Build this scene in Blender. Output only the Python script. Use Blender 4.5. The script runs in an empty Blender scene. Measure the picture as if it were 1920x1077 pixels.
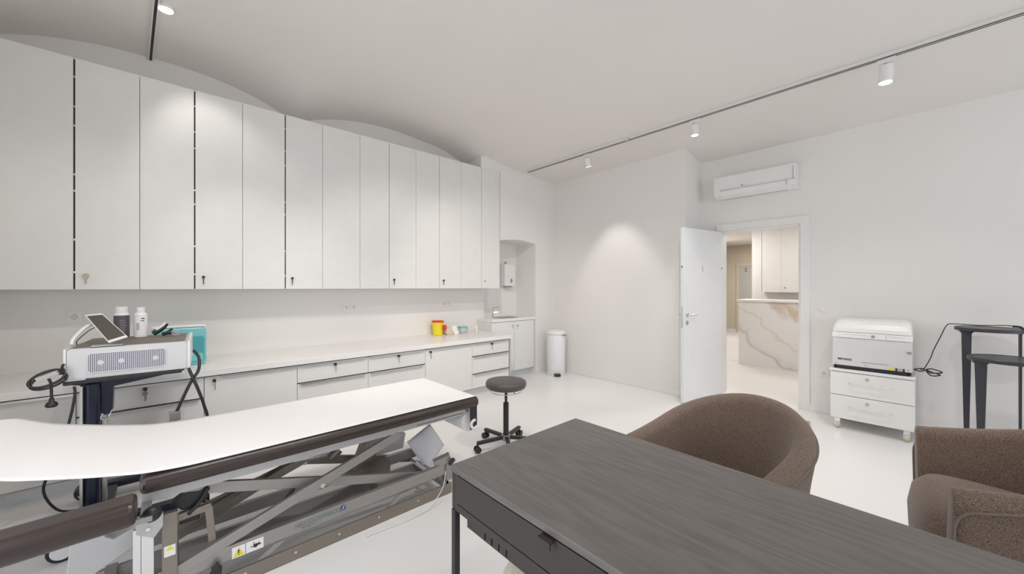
import bpy, bmesh, math, random
from mathutils import Vector, Matrix
random.seed(4)
S = bpy.context.scene
C = S.collection
PI = math.pi

# ---------------------------------------------------------------- camera, world, light, exposure
H = 1.38
FOC = 705.0
cam_d = bpy.data.cameras.new('camera')
cam = bpy.data.objects.new('camera', cam_d)
C.objects.link(cam)
cam_d.sensor_fit = 'HORIZONTAL'
cam_d.sensor_width = 36.0
cam_d.lens = 36.0 * FOC / 1920.0
cam_d.clip_start = 0.05
cam.location = (0, 0, H)
cam.rotation_euler = (PI / 2, 0, math.radians(47.7 - 90))
S.camera = cam

S.view_settings.view_transform = 'Standard'
S.view_settings.look = 'None'
S.view_settings.gamma = 1.0
S.view_settings.use_curve_mapping = False
S.view_settings.exposure = 0.36

w = bpy.data.worlds.new('world')
S.world = w
w.use_nodes = True
bg = w.node_tree.nodes['Background']
bg.inputs[0].default_value = (0.80, 0.90, 1.0, 1)
bg.inputs[1].default_value = 0.8
S.cycles.max_bounces = 12
S.cycles.diffuse_bounces = 8
S.cycles.sample_clamp_indirect = 6.0


def area(name, loc, rot, sx, sy, power, col=(1, 1, 1)):
    d = bpy.data.lights.new(name, 'AREA')
    d.shape = 'RECTANGLE'
    d.size = sx; d.size_y = sy; d.energy = power; d.color = col
    o = bpy.data.objects.new(name, d)
    C.objects.link(o)
    o.location = loc; o.rotation_euler = rot
    return o


# daylight entering by the three windows of the wall behind the camera
for wx in (0.35, 2.3, 4.2):
    area('window_daylight', (wx, -3.36, 1.75), (-PI / 2, 0, PI), 1.3, 1.9, 15, (0.86, 0.93, 1.0))
area('window_daylight', (-0.96, 1.4, 1.35), (0, -PI / 2, 0), 2.3, 1.8, 20, (0.88, 0.94, 1.0))  # added fill at an invented left window, lightens the floor under the couch
# added area lights, no fixtures, brightening the reception and corridor beyond the door
for (lx, ly, p) in ((6.6, 1.0, 15), (8.4, 3.0, 18), (8.5, 0.8, 9), (11.3, 3.2, 32)):
    area('corridor_ceiling_lamp', (lx, ly, 2.62), (0, 0, 0), 0.5, 0.5, p, (1.0, 0.96, 0.91))


def spot(name, loc, target, power, cone, parent=None, col=(1.0, 0.955, 0.905), blend=0.6, rad=0.04):
    d = bpy.data.lights.new(name, 'SPOT')
    d.energy = power; d.spot_size = math.radians(cone); d.spot_blend = blend
    d.shadow_soft_size = rad; d.color = col
    o = bpy.data.objects.new(name, d)
    C.objects.link(o)
    o.location = loc
    o.rotation_euler = (Vector(target) - Vector(loc)).to_track_quat('-Z', 'Y').to_euler()
    return o


# ---------------------------------------------------------------- materials
def mat(name, col, rough=0.6, metal=0.0, spec=0.5, emit=None, estr=0.0, noise=0.0, nscale=8.0,
        bump=0.0, bscale=200.0, alpha=1.0, trans=0.0, sheen=0.0):
    m = bpy.data.materials.new(name)
    m.use_nodes = True
    nt = m.node_tree
    b = nt.nodes['Principled BSDF']
    b.inputs['Base Color'].default_value = (*col, 1)
    b.inputs['Roughness'].default_value = rough
    b.inputs['Metallic'].default_value = metal
    b.inputs['Specular IOR Level'].default_value = spec
    if trans:
        b.inputs['Transmission Weight'].default_value = trans
        b.inputs['IOR'].default_value = 1.3
    if sheen:
        b.inputs['Sheen Weight'].default_value = sheen
        b.inputs['Sheen Roughness'].default_value = 0.5
    if emit:
        b.inputs['Emission Color'].default_value = (*emit, 1)
        b.inputs['Emission Strength'].default_value = estr
    tc = nt.nodes.new('ShaderNodeTexCoord')
    n = nt.nodes.new('ShaderNodeTexNoise')
    n.inputs['Scale'].default_value = nscale
    n.inputs['Detail'].default_value = 3
    nt.links.new(tc.outputs['Object'], n.inputs['Vector'])
    mx = nt.nodes.new('ShaderNodeMixRGB')
    mx.blend_type = 'MULTIPLY'
    mx.inputs['Color1'].default_value = (*col, 1)
    rp = nt.nodes.new('ShaderNodeValToRGB')
    v = 1 - (noise or 0.03)
    rp.color_ramp.elements[0].position = 0.3
    rp.color_ramp.elements[1].position = 0.7
    rp.color_ramp.elements[0].color = (v, v, v, 1)
    rp.color_ramp.elements[1].color = (1, 1, 1, 1)
    nt.links.new(n.outputs['Fac'], rp.inputs['Fac'])
    nt.links.new(rp.outputs['Color'], mx.inputs['Color2'])
    mx.inputs['Fac'].default_value = 1
    nt.links.new(mx.outputs['Color'], b.inputs['Base Color'])
    if bump:
        n2 = nt.nodes.new('ShaderNodeTexNoise')
        n2.inputs['Scale'].default_value = bscale
        nt.links.new(tc.outputs['Object'], n2.inputs['Vector'])
        bp = nt.nodes.new('ShaderNodeBump')
        bp.inputs['Strength'].default_value = bump
        bp.inputs['Distance'].default_value = 0.002
        nt.links.new(n2.outputs['Fac'], bp.inputs['Height'])
        nt.links.new(bp.outputs['Normal'], b.inputs['Normal'])
    return m


M = {}
M['wall'] = mat('wall_paint', (0.80, 0.775, 0.75), 0.85, bump=0.05, bscale=90, noise=0.015, nscale=1.5)
M['ceil'] = mat('ceiling_paint', (0.77, 0.735, 0.70), 0.9, noise=0.02, nscale=1.2)
M['beige'] = mat('corridor_paint', (0.66, 0.58, 0.46), 0.85)
M['beige_dark'] = mat('corridor_shade_paint', (0.42, 0.37, 0.28), 0.85)
M['white'] = mat('white_lacquer', (0.80, 0.79, 0.775), 0.35)
M['door'] = mat('door_white', (0.78, 0.79, 0.80), 0.4)
M['cab'] = mat('cabinet_matt_white', (0.76, 0.745, 0.72), 0.45)
M['gap'] = mat('dark_gap', (0.10, 0.085, 0.075), 0.7)
M['top'] = mat('worktop_white', (0.84, 0.82, 0.80), 0.3)
M['plinth'] = mat('plinth_grey', (0.62, 0.64, 0.66), 0.25, metal=0.3)
M['alu'] = mat('brushed_aluminium', (0.62, 0.60, 0.57), 0.32, metal=0.85)
M['steel'] = mat('bright_steel', (0.72, 0.72, 0.72), 0.22, metal=1.0)
M['chrome'] = mat('chrome', (0.8, 0.8, 0.8), 0.08, metal=1.0)
M['frame'] = mat('grey_frame_metal', (0.36, 0.34, 0.325), 0.38, metal=0.55)
M['frame_brown'] = mat('bronze_frame_metal', (0.27, 0.235, 0.20), 0.36, metal=0.55)
M['frame_light'] = mat('light_grey_frame', (0.50, 0.49, 0.49), 0.4, metal=0.35)
M['black'] = mat('black_plastic', (0.018, 0.018, 0.02), 0.4)
M['navy'] = mat('blue_black_metal', (0.020, 0.024, 0.045), 0.25, metal=0.4)
M['leather'] = mat('brown_black_vinyl', (0.040, 0.026, 0.021), 0.30, bump=0.12, bscale=260, noise=0.1, nscale=30)
M['stool'] = mat('stool_vinyl', (0.085, 0.072, 0.068), 0.42, bump=0.1, bscale=220)
M['paper'] = mat('white_paper', (0.86, 0.835, 0.825), 0.85, noise=0.01)
M['bluepaper'] = mat('bluish_paper', (0.82, 0.83, 0.90), 0.7)
M['bin'] = mat('bin_white', (0.80, 0.81, 0.82), 0.3)
M['device'] = mat('device_grey_white', (0.66, 0.645, 0.65), 0.38)
M['devtop'] = mat('perforated_brown', (0.24, 0.205, 0.175), 0.6, noise=0.5, nscale=160)
M['yellow'] = mat('sharps_yellow', (0.86, 0.72, 0.02), 0.4)
M['red'] = mat('sharps_red', (0.78, 0.03, 0.01), 0.4)
M['teal'] = mat('teal_plastic', (0.20, 0.56, 0.58), 0.25)
M['teal_dark'] = mat('teal_dark_plastic', (0.07, 0.36, 0.40), 0.2)
M['glass'] = mat('clear_plastic', (0.85, 0.88, 0.9), 0.1, trans=0.8)
M['screen'] = mat('dark_screen', (0.10, 0.085, 0.075), 0.06)
M['label_dark'] = mat('dark_violet_label', (0.11, 0.085, 0.105), 0.45)
M['blueprint'] = mat('blue_print', (0.03, 0.06, 0.30), 0.5)
M['ink'] = mat('dark_ink', (0.05, 0.05, 0.07), 0.5)
M['greyink'] = mat('grey_ink', (0.30, 0.31, 0.33), 0.5)
M['greenink'] = mat('green_grey_ink', (0.19, 0.26, 0.24), 0.5)
M['warn'] = mat('warning_yellow', (0.85, 0.70, 0.02), 0.5)
M['beige_plastic'] = mat('beige_plastic', (0.72, 0.62, 0.50), 0.4)
M['castor'] = mat('castor_rubber', (0.60, 0.56, 0.42), 0.35)
M['boucle'] = mat('cream_boucle', (0.74, 0.66, 0.56), 0.95, bump=0.9, bscale=120, noise=0.12, nscale=60)
M['emit'] = mat('lamp_glow', (1, 1, 1), 0.5, emit=(1.0, 0.96, 0.9), estr=9)
M['sinkmetal'] = mat('sink_steel', (0.30, 0.27, 0.24), 0.3, metal=0.8)
M['brass'] = mat('brass_lock', (0.45, 0.36, 0.12), 0.3, metal=0.9)
M['socket_cup'] = mat('socket_cup', (0.76, 0.71, 0.66), 0.4)
M['socket_pin'] = mat('socket_holes', (0.42, 0.32, 0.24), 0.6)
M['doorgrey'] = mat('corridor_door_grey', (0.50, 0.49, 0.45), 0.5)
M['fanlight'] = mat('fan_hub_pale', (0.70, 0.68, 0.74), 0.4)
M['tealwall'] = mat('panel_white', (0.8, 0.8, 0.8), 0.4)


def floor_mat():
    m = mat('floor_resin', (0.80, 0.785, 0.775), 0.28, noise=0.03, nscale=1.3)
    return m


M['floor'] = floor_mat()


def wood_mat():
    m = bpy.data.materials.new('dark_stained_oak')
    m.use_nodes = True
    nt = m.node_tree
    b = nt.nodes['Principled BSDF']
    tc = nt.nodes.new('ShaderNodeTexCoord')
    mp = nt.nodes.new('ShaderNodeMapping')
    mp.inputs['Scale'].default_value = (9.0, 0.9, 9.0)
    nt.links.new(tc.outputs['Object'], mp.inputs['Vector'])
    n = nt.nodes.new('ShaderNodeTexNoise')
    n.inputs['Scale'].default_value = 1.0
    n.inputs['Detail'].default_value = 2.0
    nt.links.new(mp.outputs['Vector'], n.inputs['Vector'])
    mu = nt.nodes.new('ShaderNodeMath'); mu.operation = 'MULTIPLY'; mu.inputs[1].default_value = 17.0
    nt.links.new(n.outputs['Fac'], mu.inputs[0])
    fr = nt.nodes.new('ShaderNodeMath'); fr.operation = 'PINGPONG'; fr.inputs[1].default_value = 1.0
    nt.links.new(mu.outputs[0], fr.inputs[0])
    mp2 = nt.nodes.new('ShaderNodeMapping')
    mp2.inputs['Scale'].default_value = (260.0, 9.0, 260.0)
    nt.links.new(tc.outputs['Object'], mp2.inputs['Vector'])
    n2 = nt.nodes.new('ShaderNodeTexNoise'); n2.inputs['Scale'].default_value = 1.0; n2.inputs['Detail'].default_value = 3
    nt.links.new(mp2.outputs['Vector'], n2.inputs['Vector'])
    ad = nt.nodes.new('ShaderNodeMath'); ad.operation = 'MULTIPLY_ADD'
    ad.inputs[1].default_value = 0.35
    nt.links.new(fr.outputs[0], ad.inputs[0]); nt.links.new(n2.outputs['Fac'], ad.inputs[2])
    rp = nt.nodes.new('ShaderNodeValToRGB')
    rp.color_ramp.elements[0].position = 0.38; rp.color_ramp.elements[0].color = (0.118, 0.107, 0.099, 1)
    rp.color_ramp.elements[1].position = 0.95; rp.color_ramp.elements[1].color = (0.175, 0.160, 0.149, 1)
    nt.links.new(ad.outputs[0], rp.inputs['Fac'])
    nt.links.new(rp.outputs['Color'], b.inputs['Base Color'])
    b.inputs['Roughness'].default_value = 0.42
    bp = nt.nodes.new('ShaderNodeBump'); bp.inputs['Strength'].default_value = 0.25
    bp.inputs['Distance'].default_value = 0.001
    nt.links.new(ad.outputs[0], bp.inputs['Height'])
    nt.links.new(bp.outputs['Normal'], b.inputs['Normal'])
    return m


M['wood'] = wood_mat()
M['wood_edge'] = mat('dark_desk_lacquer', (0.050, 0.039, 0.034), 0.55, noise=0.15, nscale=40)


def fabric_mat(name, a, c, sc=330):
    m = bpy.data.materials.new(name)
    m.use_nodes = True
    nt = m.node_tree
    b = nt.nodes['Principled BSDF']
    tc = nt.nodes.new('ShaderNodeTexCoord')
    n = nt.nodes.new('ShaderNodeTexNoise'); n.inputs['Scale'].default_value = sc; n.inputs['Detail'].default_value = 2
    nt.links.new(tc.outputs['Object'], n.inputs['Vector'])
    rp = nt.nodes.new('ShaderNodeValToRGB')
    rp.color_ramp.elements[0].position = 0.35; rp.color_ramp.elements[0].color = (*a, 1)
    rp.color_ramp.elements[1].position = 0.68; rp.color_ramp.elements[1].color = (*c, 1)
    nt.links.new(n.outputs['Fac'], rp.inputs['Fac'])
    nt.links.new(rp.outputs['Color'], b.inputs['Base Color'])
    b.inputs['Roughness'].default_value = 0.95
    b.inputs['Sheen Weight'].default_value = 0.25
    bp = nt.nodes.new('ShaderNodeBump'); bp.inputs['Strength'].default_value = 0.7; bp.inputs['Distance'].default_value = 0.002
    nt.links.new(n.outputs['Fac'], bp.inputs['Height'])
    nt.links.new(bp.outputs['Normal'], b.inputs['Normal'])
    return m


M['fabric'] = fabric_mat('brown_melange_fabric', (0.075, 0.050, 0.039), (0.30, 0.21, 0.155), 380)
M['piping'] = mat('brown_piping', (0.19, 0.15, 0.13), 0.9)


def marble_mat():
    m = bpy.data.materials.new('onyx_marble')
    m.use_nodes = True
    nt = m.node_tree
    b = nt.nodes['Principled BSDF']
    tc = nt.nodes.new('ShaderNodeTexCoord')
    sx = nt.nodes.new('ShaderNodeSeparateXYZ')
    nt.links.new(tc.outputs['Object'], sx.inputs[0])
    n = nt.nodes.new('ShaderNodeTexNoise'); n.inputs['Scale'].default_value = 1.6
    n.inputs['Detail'].default_value = 5; n.inputs['Distortion'].default_value = 0.6
    nt.links.new(tc.outputs['Object'], n.inputs['Vector'])

    def mth(op, a, b_, c=None):
        k = nt.nodes.new('ShaderNodeMath'); k.operation = op
        for i_, q in enumerate((a, b_, c)):
            if q is None: continue
            if isinstance(q, (int, float)): k.inputs[i_].default_value = q
            else: nt.links.new(q, k.inputs[i_])
        return k.outputs[0]
    c = mth('MULTIPLY_ADD', sx.outputs['Y'], -0.8, sx.outputs['Z'])
    c = mth('MULTIPLY_ADD', n.outputs['Fac'], 0.9, c)
    c = mth('MULTIPLY_ADD', c, 0.4, 0.42)
    rp = nt.nodes.new('ShaderNodeValToRGB')
    e = rp.color_ramp.elements
    W_ = (0.80, 0.79, 0.78); Mv = (0.60, 0.54, 0.52); G = (0.64, 0.49, 0.32)
    e[0].position = 0.0; e[0].color = (*W_, 1)
    e[1].position = 1.0; e[1].color = (0.74, 0.71, 0.69, 1)
    for p, q in ((0.395, W_), (0.425, Mv), (0.44, (0.74, 0.72, 0.70)), (0.50, W_), (0.590, W_), (0.612, (0.72, 0.66, 0.57)), (0.622, W_), (0.74, W_),
                 (0.775, (0.62, 0.55, 0.52)), (0.792, G), (0.802, (0.60, 0.53, 0.50)), (0.84, (0.72, 0.68, 0.66)), (0.90, (0.58, 0.52, 0.50)), (0.93, W_)):
        x = e.new(p); x.color = (*q, 1)
    nt.links.new(c, rp.inputs['Fac'])
    nt.links.new(rp.outputs['Color'], b.inputs['Base Color'])
    b.inputs['Roughness'].default_value = 0.15
    return m


M['marble'] = marble_mat()


# ---------------------------------------------------------------- mesh helpers
def bm_new():
    return bmesh.new()


def obj(name, bm, m, parent=None, smooth=False, bevel=0.0, bseg=2, subsurf=0):
    me = bpy.data.meshes.new(name)
    bmesh.ops.recalc_face_normals(bm, faces=bm.faces)
    bm.to_mesh(me); bm.free()
    if m is not None:
        me.materials.append(M[m] if isinstance(m, str) else m)
    o = bpy.data.objects.new(name, me)
    C.objects.link(o)
    if smooth:
        for p in me.polygons: p.use_smooth = True
    if bevel:
        b = o.modifiers.new('bevel', 'BEVEL'); b.width = bevel; b.segments = bseg; b.limit_method = 'ANGLE'
        b.angle_limit = math.radians(40)
        b.harden_normals = False
    if subsurf:
        s = o.modifiers.new('sub', 'SUBSURF'); s.levels = subsurf; s.render_levels = subsurf
    if parent is not None:
        o.parent = parent
    return o


def tag(o, label, cat, group=None):
    o['label'] = label; o['category'] = cat
    if group: o['group'] = group
    return o


def thing(name, label, cat, loc=(0, 0, 0), rz=0, group=None):
    o = bpy.data.objects.new(name, None)
    o.empty_display_size = 0.1
    C.objects.link(o)
    o.location = loc; o.rotation_euler = (0, 0, rz)
    return tag(o, label, cat, group)


def struct(name, bm, m, parent=None, **k):
    o = obj(name, bm, m, parent, **k)
    if parent is None: o['kind'] = 'structure'
    return o


def box(bm, x0, x1, y0, y1, z0, z1, mtx=None):
    vs = [bm.verts.new(v) for v in ((x0, y0, z0), (x1, y0, z0), (x1, y1, z0), (x0, y1, z0),
                                    (x0, y0, z1), (x1, y0, z1), (x1, y1, z1), (x0, y1, z1))]
    for f in ((3, 2, 1, 0), (4, 5, 6, 7), (0, 1, 5, 4), (1, 2, 6, 5), (2, 3, 7, 6), (3, 0, 4, 7)):
        bm.faces.new([vs[i] for i in f])
    if mtx is not None:
        for v in vs: v.co = mtx @ v.co
    return vs


def B(*a):
    bm = bm_new(); box(bm, *a); return bm


def bar(bm, p0, p1, wdt, hgt, up=(0, 0, 1)):
    """a rectangular bar from p0 to p1; wdt across, hgt along 'up'"""
    p0 = Vector(p0); p1 = Vector(p1)
    d = (p1 - p0); L = d.length; d.normalize()
    u = Vector(up)
    s = d.cross(u).normalized()
    u = s.cross(d).normalized()
    c = []
    for p in (p0, p1):
        for a, b_ in ((-1, -1), (1, -1), (1, 1), (-1, 1)):
            c.append(bm.verts.new(p + s * a * wdt / 2 + u * b_ * hgt / 2))
    for f in ((3, 2, 1, 0), (4, 5, 6, 7), (0, 1, 5, 4), (1, 2, 6, 5), (2, 3, 7, 6), (3, 0, 4, 7)):
        bm.faces.new([c[i] for i in f])


def lathe(bm, prof, c=(0, 0, 0), n=32, mtx=None):
    """prof: list of (r, z) ; closed with caps where r=0"""
    rings = []
    c = Vector(c)
    for r, z in prof:
        if r < 1e-6:
            v = [bm.verts.new(Vector((0, 0, z)))]
        else:
            v = [bm.verts.new(Vector((r * math.cos(2 * PI * i / n), r * math.sin(2 * PI * i / n), z))) for i in range(n)]
        rings.append(v)
    for a, b_ in zip(rings[:-1], rings[1:]):
        if len(a) == 1 and len(b_) == 1: continue
        for i in range(n):
            j = (i + 1) % n
            if len(a) == 1: bm.faces.new((a[0], b_[i], b_[j]))
            elif len(b_) == 1: bm.faces.new((a[i], a[j], b_[0]))
            else: bm.faces.new((a[i], a[j], b_[j], b_[i]))
    for r in rings:
        for v in r:
            if mtx is not None: v.co = mtx @ v.co
            v.co += c


def cyl(bm, p0, p1, r, n=24, r2=None):
    p0 = Vector(p0); p1 = Vector(p1)
    d = p1 - p0
    q = d.to_track_quat('Z', 'Y').to_matrix().to_4x4()
    L = d.length
    r2 = r if r2 is None else r2
    lathe(bm, [(0, 0), (r, 0), (r2, L), (0, L)], p0, n, q)


def smooth_path(pts, k=6):
    P_ = [Vector(p) for p in pts]
    out = []
    for i in range(len(P_) - 1):
        a = P_[max(i - 1, 0)]; b = P_[i]; c = P_[i + 1]; d = P_[min(i + 2, len(P_) - 1)]
        for j in range(k):
            t = j / k
            out.append(0.5 * ((2 * b) + (c - a) * t + (2 * a - 5 * b + 4 * c - d) * t * t + (3 * b - a - 3 * c + d) * t ** 3))
    out.append(P_[-1])
    return out


def tube(bm, pts, r, n=10, k=6, closed=False, smooth=True):
    P_ = smooth_path(pts, k) if smooth else [Vector(p) for p in pts]
    rings = []
    prev = None
    for i, p in enumerate(P_):
        if closed: d = P_[(i + 1) % len(P_)] - P_[i - 1]
        else: d = P_[min(i + 1, len(P_) - 1)] - P_[max(i - 1, 0)]
        d.normalize()
        if prev is None:
            s = d.orthogonal().normalized()
        else:
            s = (prev - d * prev.dot(d))
            s = s.normalized() if s.length > 1e-6 else d.orthogonal().normalized()
        prev = s
        t = d.cross(s)
        rr = r(i / max(len(P_) - 1, 1)) if callable(r) else r
        rings.append([bm.verts.new(p + (s * math.cos(2 * PI * j / n) + t * math.sin(2 * PI * j / n)) * rr) for j in range(n)])
    m_ = len(rings)
    for i in range(m_ if closed else m_ - 1):
        a = rings[i]; b = rings[(i + 1) % m_]
        for j in range(n):
            bm.faces.new((a[j], a[(j + 1) % n], b[(j + 1) % n], b[j]))
    if not closed:
        bm.faces.new(rings[0][::-1]); bm.faces.new(rings[-1])


def prism(bm, poly, lo, hi, axis='y'):
    """extrude polygon; axis y: poly in (x,z); axis x: poly in (y,z); axis z: poly in (x,y)"""
    def mk(a, b, t):
        return {'y': (a, t, b), 'x': (t, a, b), 'z': (a, b, t)}[axis]
    v0 = [bm.verts.new(mk(a, b, lo)) for a, b in poly]
    v1 = [bm.verts.new(mk(a, b, hi)) for a, b in poly]
    n = len(poly)
    bm.faces.new(v0); bm.faces.new(v1[::-1])
    for i in range(n):
        bm.faces.new((v0[i], v0[(i + 1) % n], v1[(i + 1) % n], v1[i]))


def rrect(x0, x1, y0, y1, r, n=5):
    out = []
    for cx, cy, a0 in ((x1 - r, y1 - r, 0), (x0 + r, y1 - r, PI / 2), (x0 + r, y0 + r, PI), (x1 - r, y0 + r, 1.5 * PI)):
        for i in range(n + 1):
            a = a0 + PI / 2 * i / n
            out.append((cx + r * math.cos(a), cy + r * math.sin(a)))
    return out


def text_part(name, s, size, mtx, m, parent, extr=0.0006, shear=0.0, bold=0.0):
    cu = bpy.data.curves.new(name, 'FONT')
    cu.body = s; cu.size = size; cu.extrude = extr; cu.align_x = 'CENTER'; cu.align_y = 'CENTER'; cu.shear = shear
    cu.offset = bold
    t = bpy.data.objects.new(name + '_src', cu)
    C.objects.link(t)
    bpy.context.view_layer.update()
    dg = bpy.context.evaluated_depsgraph_get()
    me = bpy.data.meshes.new_from_object(t.evaluated_get(dg))
    bpy.data.objects.remove(t)
    me.transform(mtx)
    me.materials.clear(); me.materials.append(M[m])
    o = bpy.data.objects.new(name, me)
    C.objects.link(o)
    if parent is not None: o.parent = parent
    return o


# orientation frames for lettering: face seen from -x (reading along -y), and face seen from -y (reading along +x)
def face_negx(x, y, z, roll=0):
    return Matrix.Translation((x, y, z)) @ Matrix.Rotation(-PI / 2, 4, 'Z') @ Matrix.Rotation(PI / 2, 4, 'X') @ Matrix.Rotation(roll, 4, 'Z')


def face_negy(x, y, z, roll=0):
    return Matrix.Translation((x, y, z)) @ Matrix.Rotation(PI / 2, 4, 'X') @ Matrix.Rotation(roll, 4, 'Z')


# ---------------------------------------------------------------- the room
# x: along the cabinet wall, y: towards the cabinet wall
struct('floor', B(-1.1, 13.4, -3.6, 6.0, -0.1, 0.0), 'floor')


def ceil_z(u, v):
    # two shallow vault arcs meet the cabinet wall; away from it the ceiling is almost flat
    zw = max(3.403 - 0.150 * (abs(u + 0.06) / 0.86) ** 2.4, 3.395 - 0.143 * (abs(u - 2.15) / 0.93) ** 2.5, 3.04)
    if u > 3.3: zw = 3.17
    pts = [(-1.2, 3.46), (0.5, 3.46), (1.8, 3.43), (2.9, 3.33), (3.6, 3.20), (4.05, 3.16), (4.7, 3.125), (5.28, 3.04), (5.6, 3.0)]
    for (u0, z0), (u1, z1) in zip(pts[:-1], pts[1:]):
        if u <= u1:
            t = max(0, (u - u0) / (u1 - u0)); zm = z0 + (z1 - z0) * t; break
    else: zm = 3.0
    t = max(0.0, min(1.0, (v - 3.55) / 1.05))
    t = t ** 2.2
    if u > 3.3: t *= 0.0
    q = max(0.0, min(1.0, (-0.45 - u) / 0.48)) ** 2
    z = zm + (min(zw, zm) - zm) * t
    return z - 0.10 * q * (1 - t)


bm = bm_new()
NU, NV = 110, 150
U0, U1, V0, V1 = -1.1, 5.5, -3.6, 4.9
gv = [[bm.verts.new((U0 + (U1 - U0) * i / NU, V0 + (V1 - V0) * j / NV,
                     ceil_z(U0 + (U1 - U0) * i / NU, V0 + (V1 - V0) * j / NV))) for j in range(NV + 1)] for i in range(NU + 1)]
gt = [[bm.verts.new(v.co + Vector((0, 0, 0.25))) for v in row] for row in gv]
for i in range(NU):
    for j in range(NV):
        bm.faces.new((gv[i][j], gv[i][j + 1], gv[i + 1][j + 1], gv[i + 1][j]))
        bm.faces.new((gt[i][j], gt[i + 1][j], gt[i + 1][j + 1], gt[i][j + 1]))
for i in range(NU):
    bm.faces.new((gv[i][0], gv[i + 1][0], gt[i + 1][0], gt[i][0])); bm.faces.new((gv[i][NV], gt[i][NV], gt[i + 1][NV], gv[i + 1][NV]))
for j in range(NV):
    bm.faces.new((gv[0][j], gt[0][j], gt[0][j + 1], gv[0][j + 1])); bm.faces.new((gv[NU][j], gv[NU][j + 1], gt[NU][j + 1], gt[NU][j]))
struct('ceiling', bm, 'ceil', smooth=True)

struct('wall_cabinets', B(-1.1, 3.6, 4.6, 4.8, 0, 3.55), 'wall')
bm = bm_new()
arch = [(3.6, 3.5), (3.6, 2.07)] + [(3.6 + 0.75 * i / 10, 2.07 + 0.035 * math.sin(PI * i / 10)) for i in range(1, 10)] + [(4.35, 2.07), (4.35, 0), (4.9, 0), (4.9, 3.5)]
prism(bm, arch, 4.22, 4.67, 'y')
box(bm, 3.4, 4.9, 4.67, 4.87, 0, 3.5)
box(bm, 3.40, 3.6, 4.6, 4.67, 1.4, 3.5)
box(bm, 3.246, 3.6, 4.215, 4.6, 3.066, 3.5)
struct('wall_niche', bm, 'wall')
bm = bm_new()
box(bm, 4.78, 5.48, 2.02, 4.87, 0, 3.5)
box(bm, 5.28, 5.48, 1.80, 2.02, 0, 3.5)
box(bm, 5.28, 5.48, 0.95, 1.80, 2.10, 3.5)
box(bm, 5.28, 5.48, -3.6, 0.95, 0, 3.5)
struct('wall_right', bm, 'wall')
bm = bm_new()
for a_ in ((-3.6, 0.45, 0, 3.6), (2.35, 4.6, 0, 3.6), (0.45, 2.35, 0, 0.15), (0.45, 2.35, 2.55, 3.6)): box(bm, -1.1, -0.93, *a_)
struct('wall_left', bm, 'wall')
bm = bm_new()
for y_ in (0.45, 1.37, 2.29): box(bm, -1.07, -1.0, y_, y_ + 0.06, 0.15, 2.55)
box(bm, -1.07, -1.0, 0.45, 2.35, 0.15, 0.21); box(bm, -1.07, -1.0, 0.45, 2.35, 2.49, 2.55)
struct('window_4', bm, 'white')  # added window, never in view, set here for low light under the couch
bm = bm_new()
xs = [(-0.3, 1.0), (1.65, 2.95), (3.55, 4.85)]
edges = [-1.1]
for a, b_ in xs: edges += [a, b_]
edges.append(5.5)
for i in range(0, len(edges), 2): box(bm, edges[i], edges[i + 1], -3.6, -3.4, 0, 3.6)
for a, b_ in xs:
    box(bm, a, b_, -3.6, -3.4, 0, 0.8); box(bm, a, b_, -3.6, -3.4, 2.7, 3.6)
struct('wall_back', bm, 'wall')
for n_, (a, b_) in enumerate(xs):
    bm = bm_new()
    for x_ in (a, (a + b_) / 2 - 0.03, b_ - 0.06): box(bm, x_, x_ + 0.06, -3.56, -3.5, 0.8, 2.7)
    box(bm, a, b_, -3.56, -3.5, 0.8, 0.86); box(bm, a, b_, -3.56, -3.5, 2.64, 2.7)
    struct('window_%d' % (n_ + 1), bm, 'white')

# skirting
bm = bm_new(); box(bm, 4.765, 4.78, 2.02, 4.22, 0, 0.075); box(bm, 4.765, 4.78, 2.005, 2.02, 0, 0.075)
struct('baseboard_right', bm, 'white', bevel=0.004)
struct('baseboard_door', B(5.265, 5.28, -3.4, 0.87, 0, 0.075), 'white', bevel=0.004)
bm = bm_new(); box(bm, 4.35, 4.765, 4.205, 4.22, 0, 0.075); box(bm, 4.335, 4.35, 4.195, 4.30, 0, 0.085)
struct('baseboard_niche', bm, 'white', bevel=0.004)
# door frame
bm = bm_new()
for s0, s1 in ((0.865, 0.95), (1.80, 1.83)):
    box(bm, 5.262, 5.28, s0, s1, 0, 2.10)
box(bm, 5.262, 5.28, 0.865, 1.83, 2.10, 2.185)
box(bm, 5.28, 5.49, 0.95, 0.968, 0, 2.10); box(bm, 5.28, 5.49, 1.782, 1.80, 0, 2.10); box(bm, 5.28, 5.49, 0.968, 1.782, 2.085, 2.10)
struct('trim_1', bm, 'white', bevel=0.003)

# the open door leaf
hx, hy = 5.262, 1.80
ang = math.atan2(1.955 - hy, 4.485 - hx)
dr = bpy.data.objects.new('door_1', None); C.objects.link(dr)
dr['kind'] = 'structure'
dr.location = (hx, hy, 0); dr.rotation_euler = (0, 0, ang)
obj('leaf', B(0.0, 0.795, -0.0, 0.042, 0.012, 2.085), 'door', dr, bevel=0.003)
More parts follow.
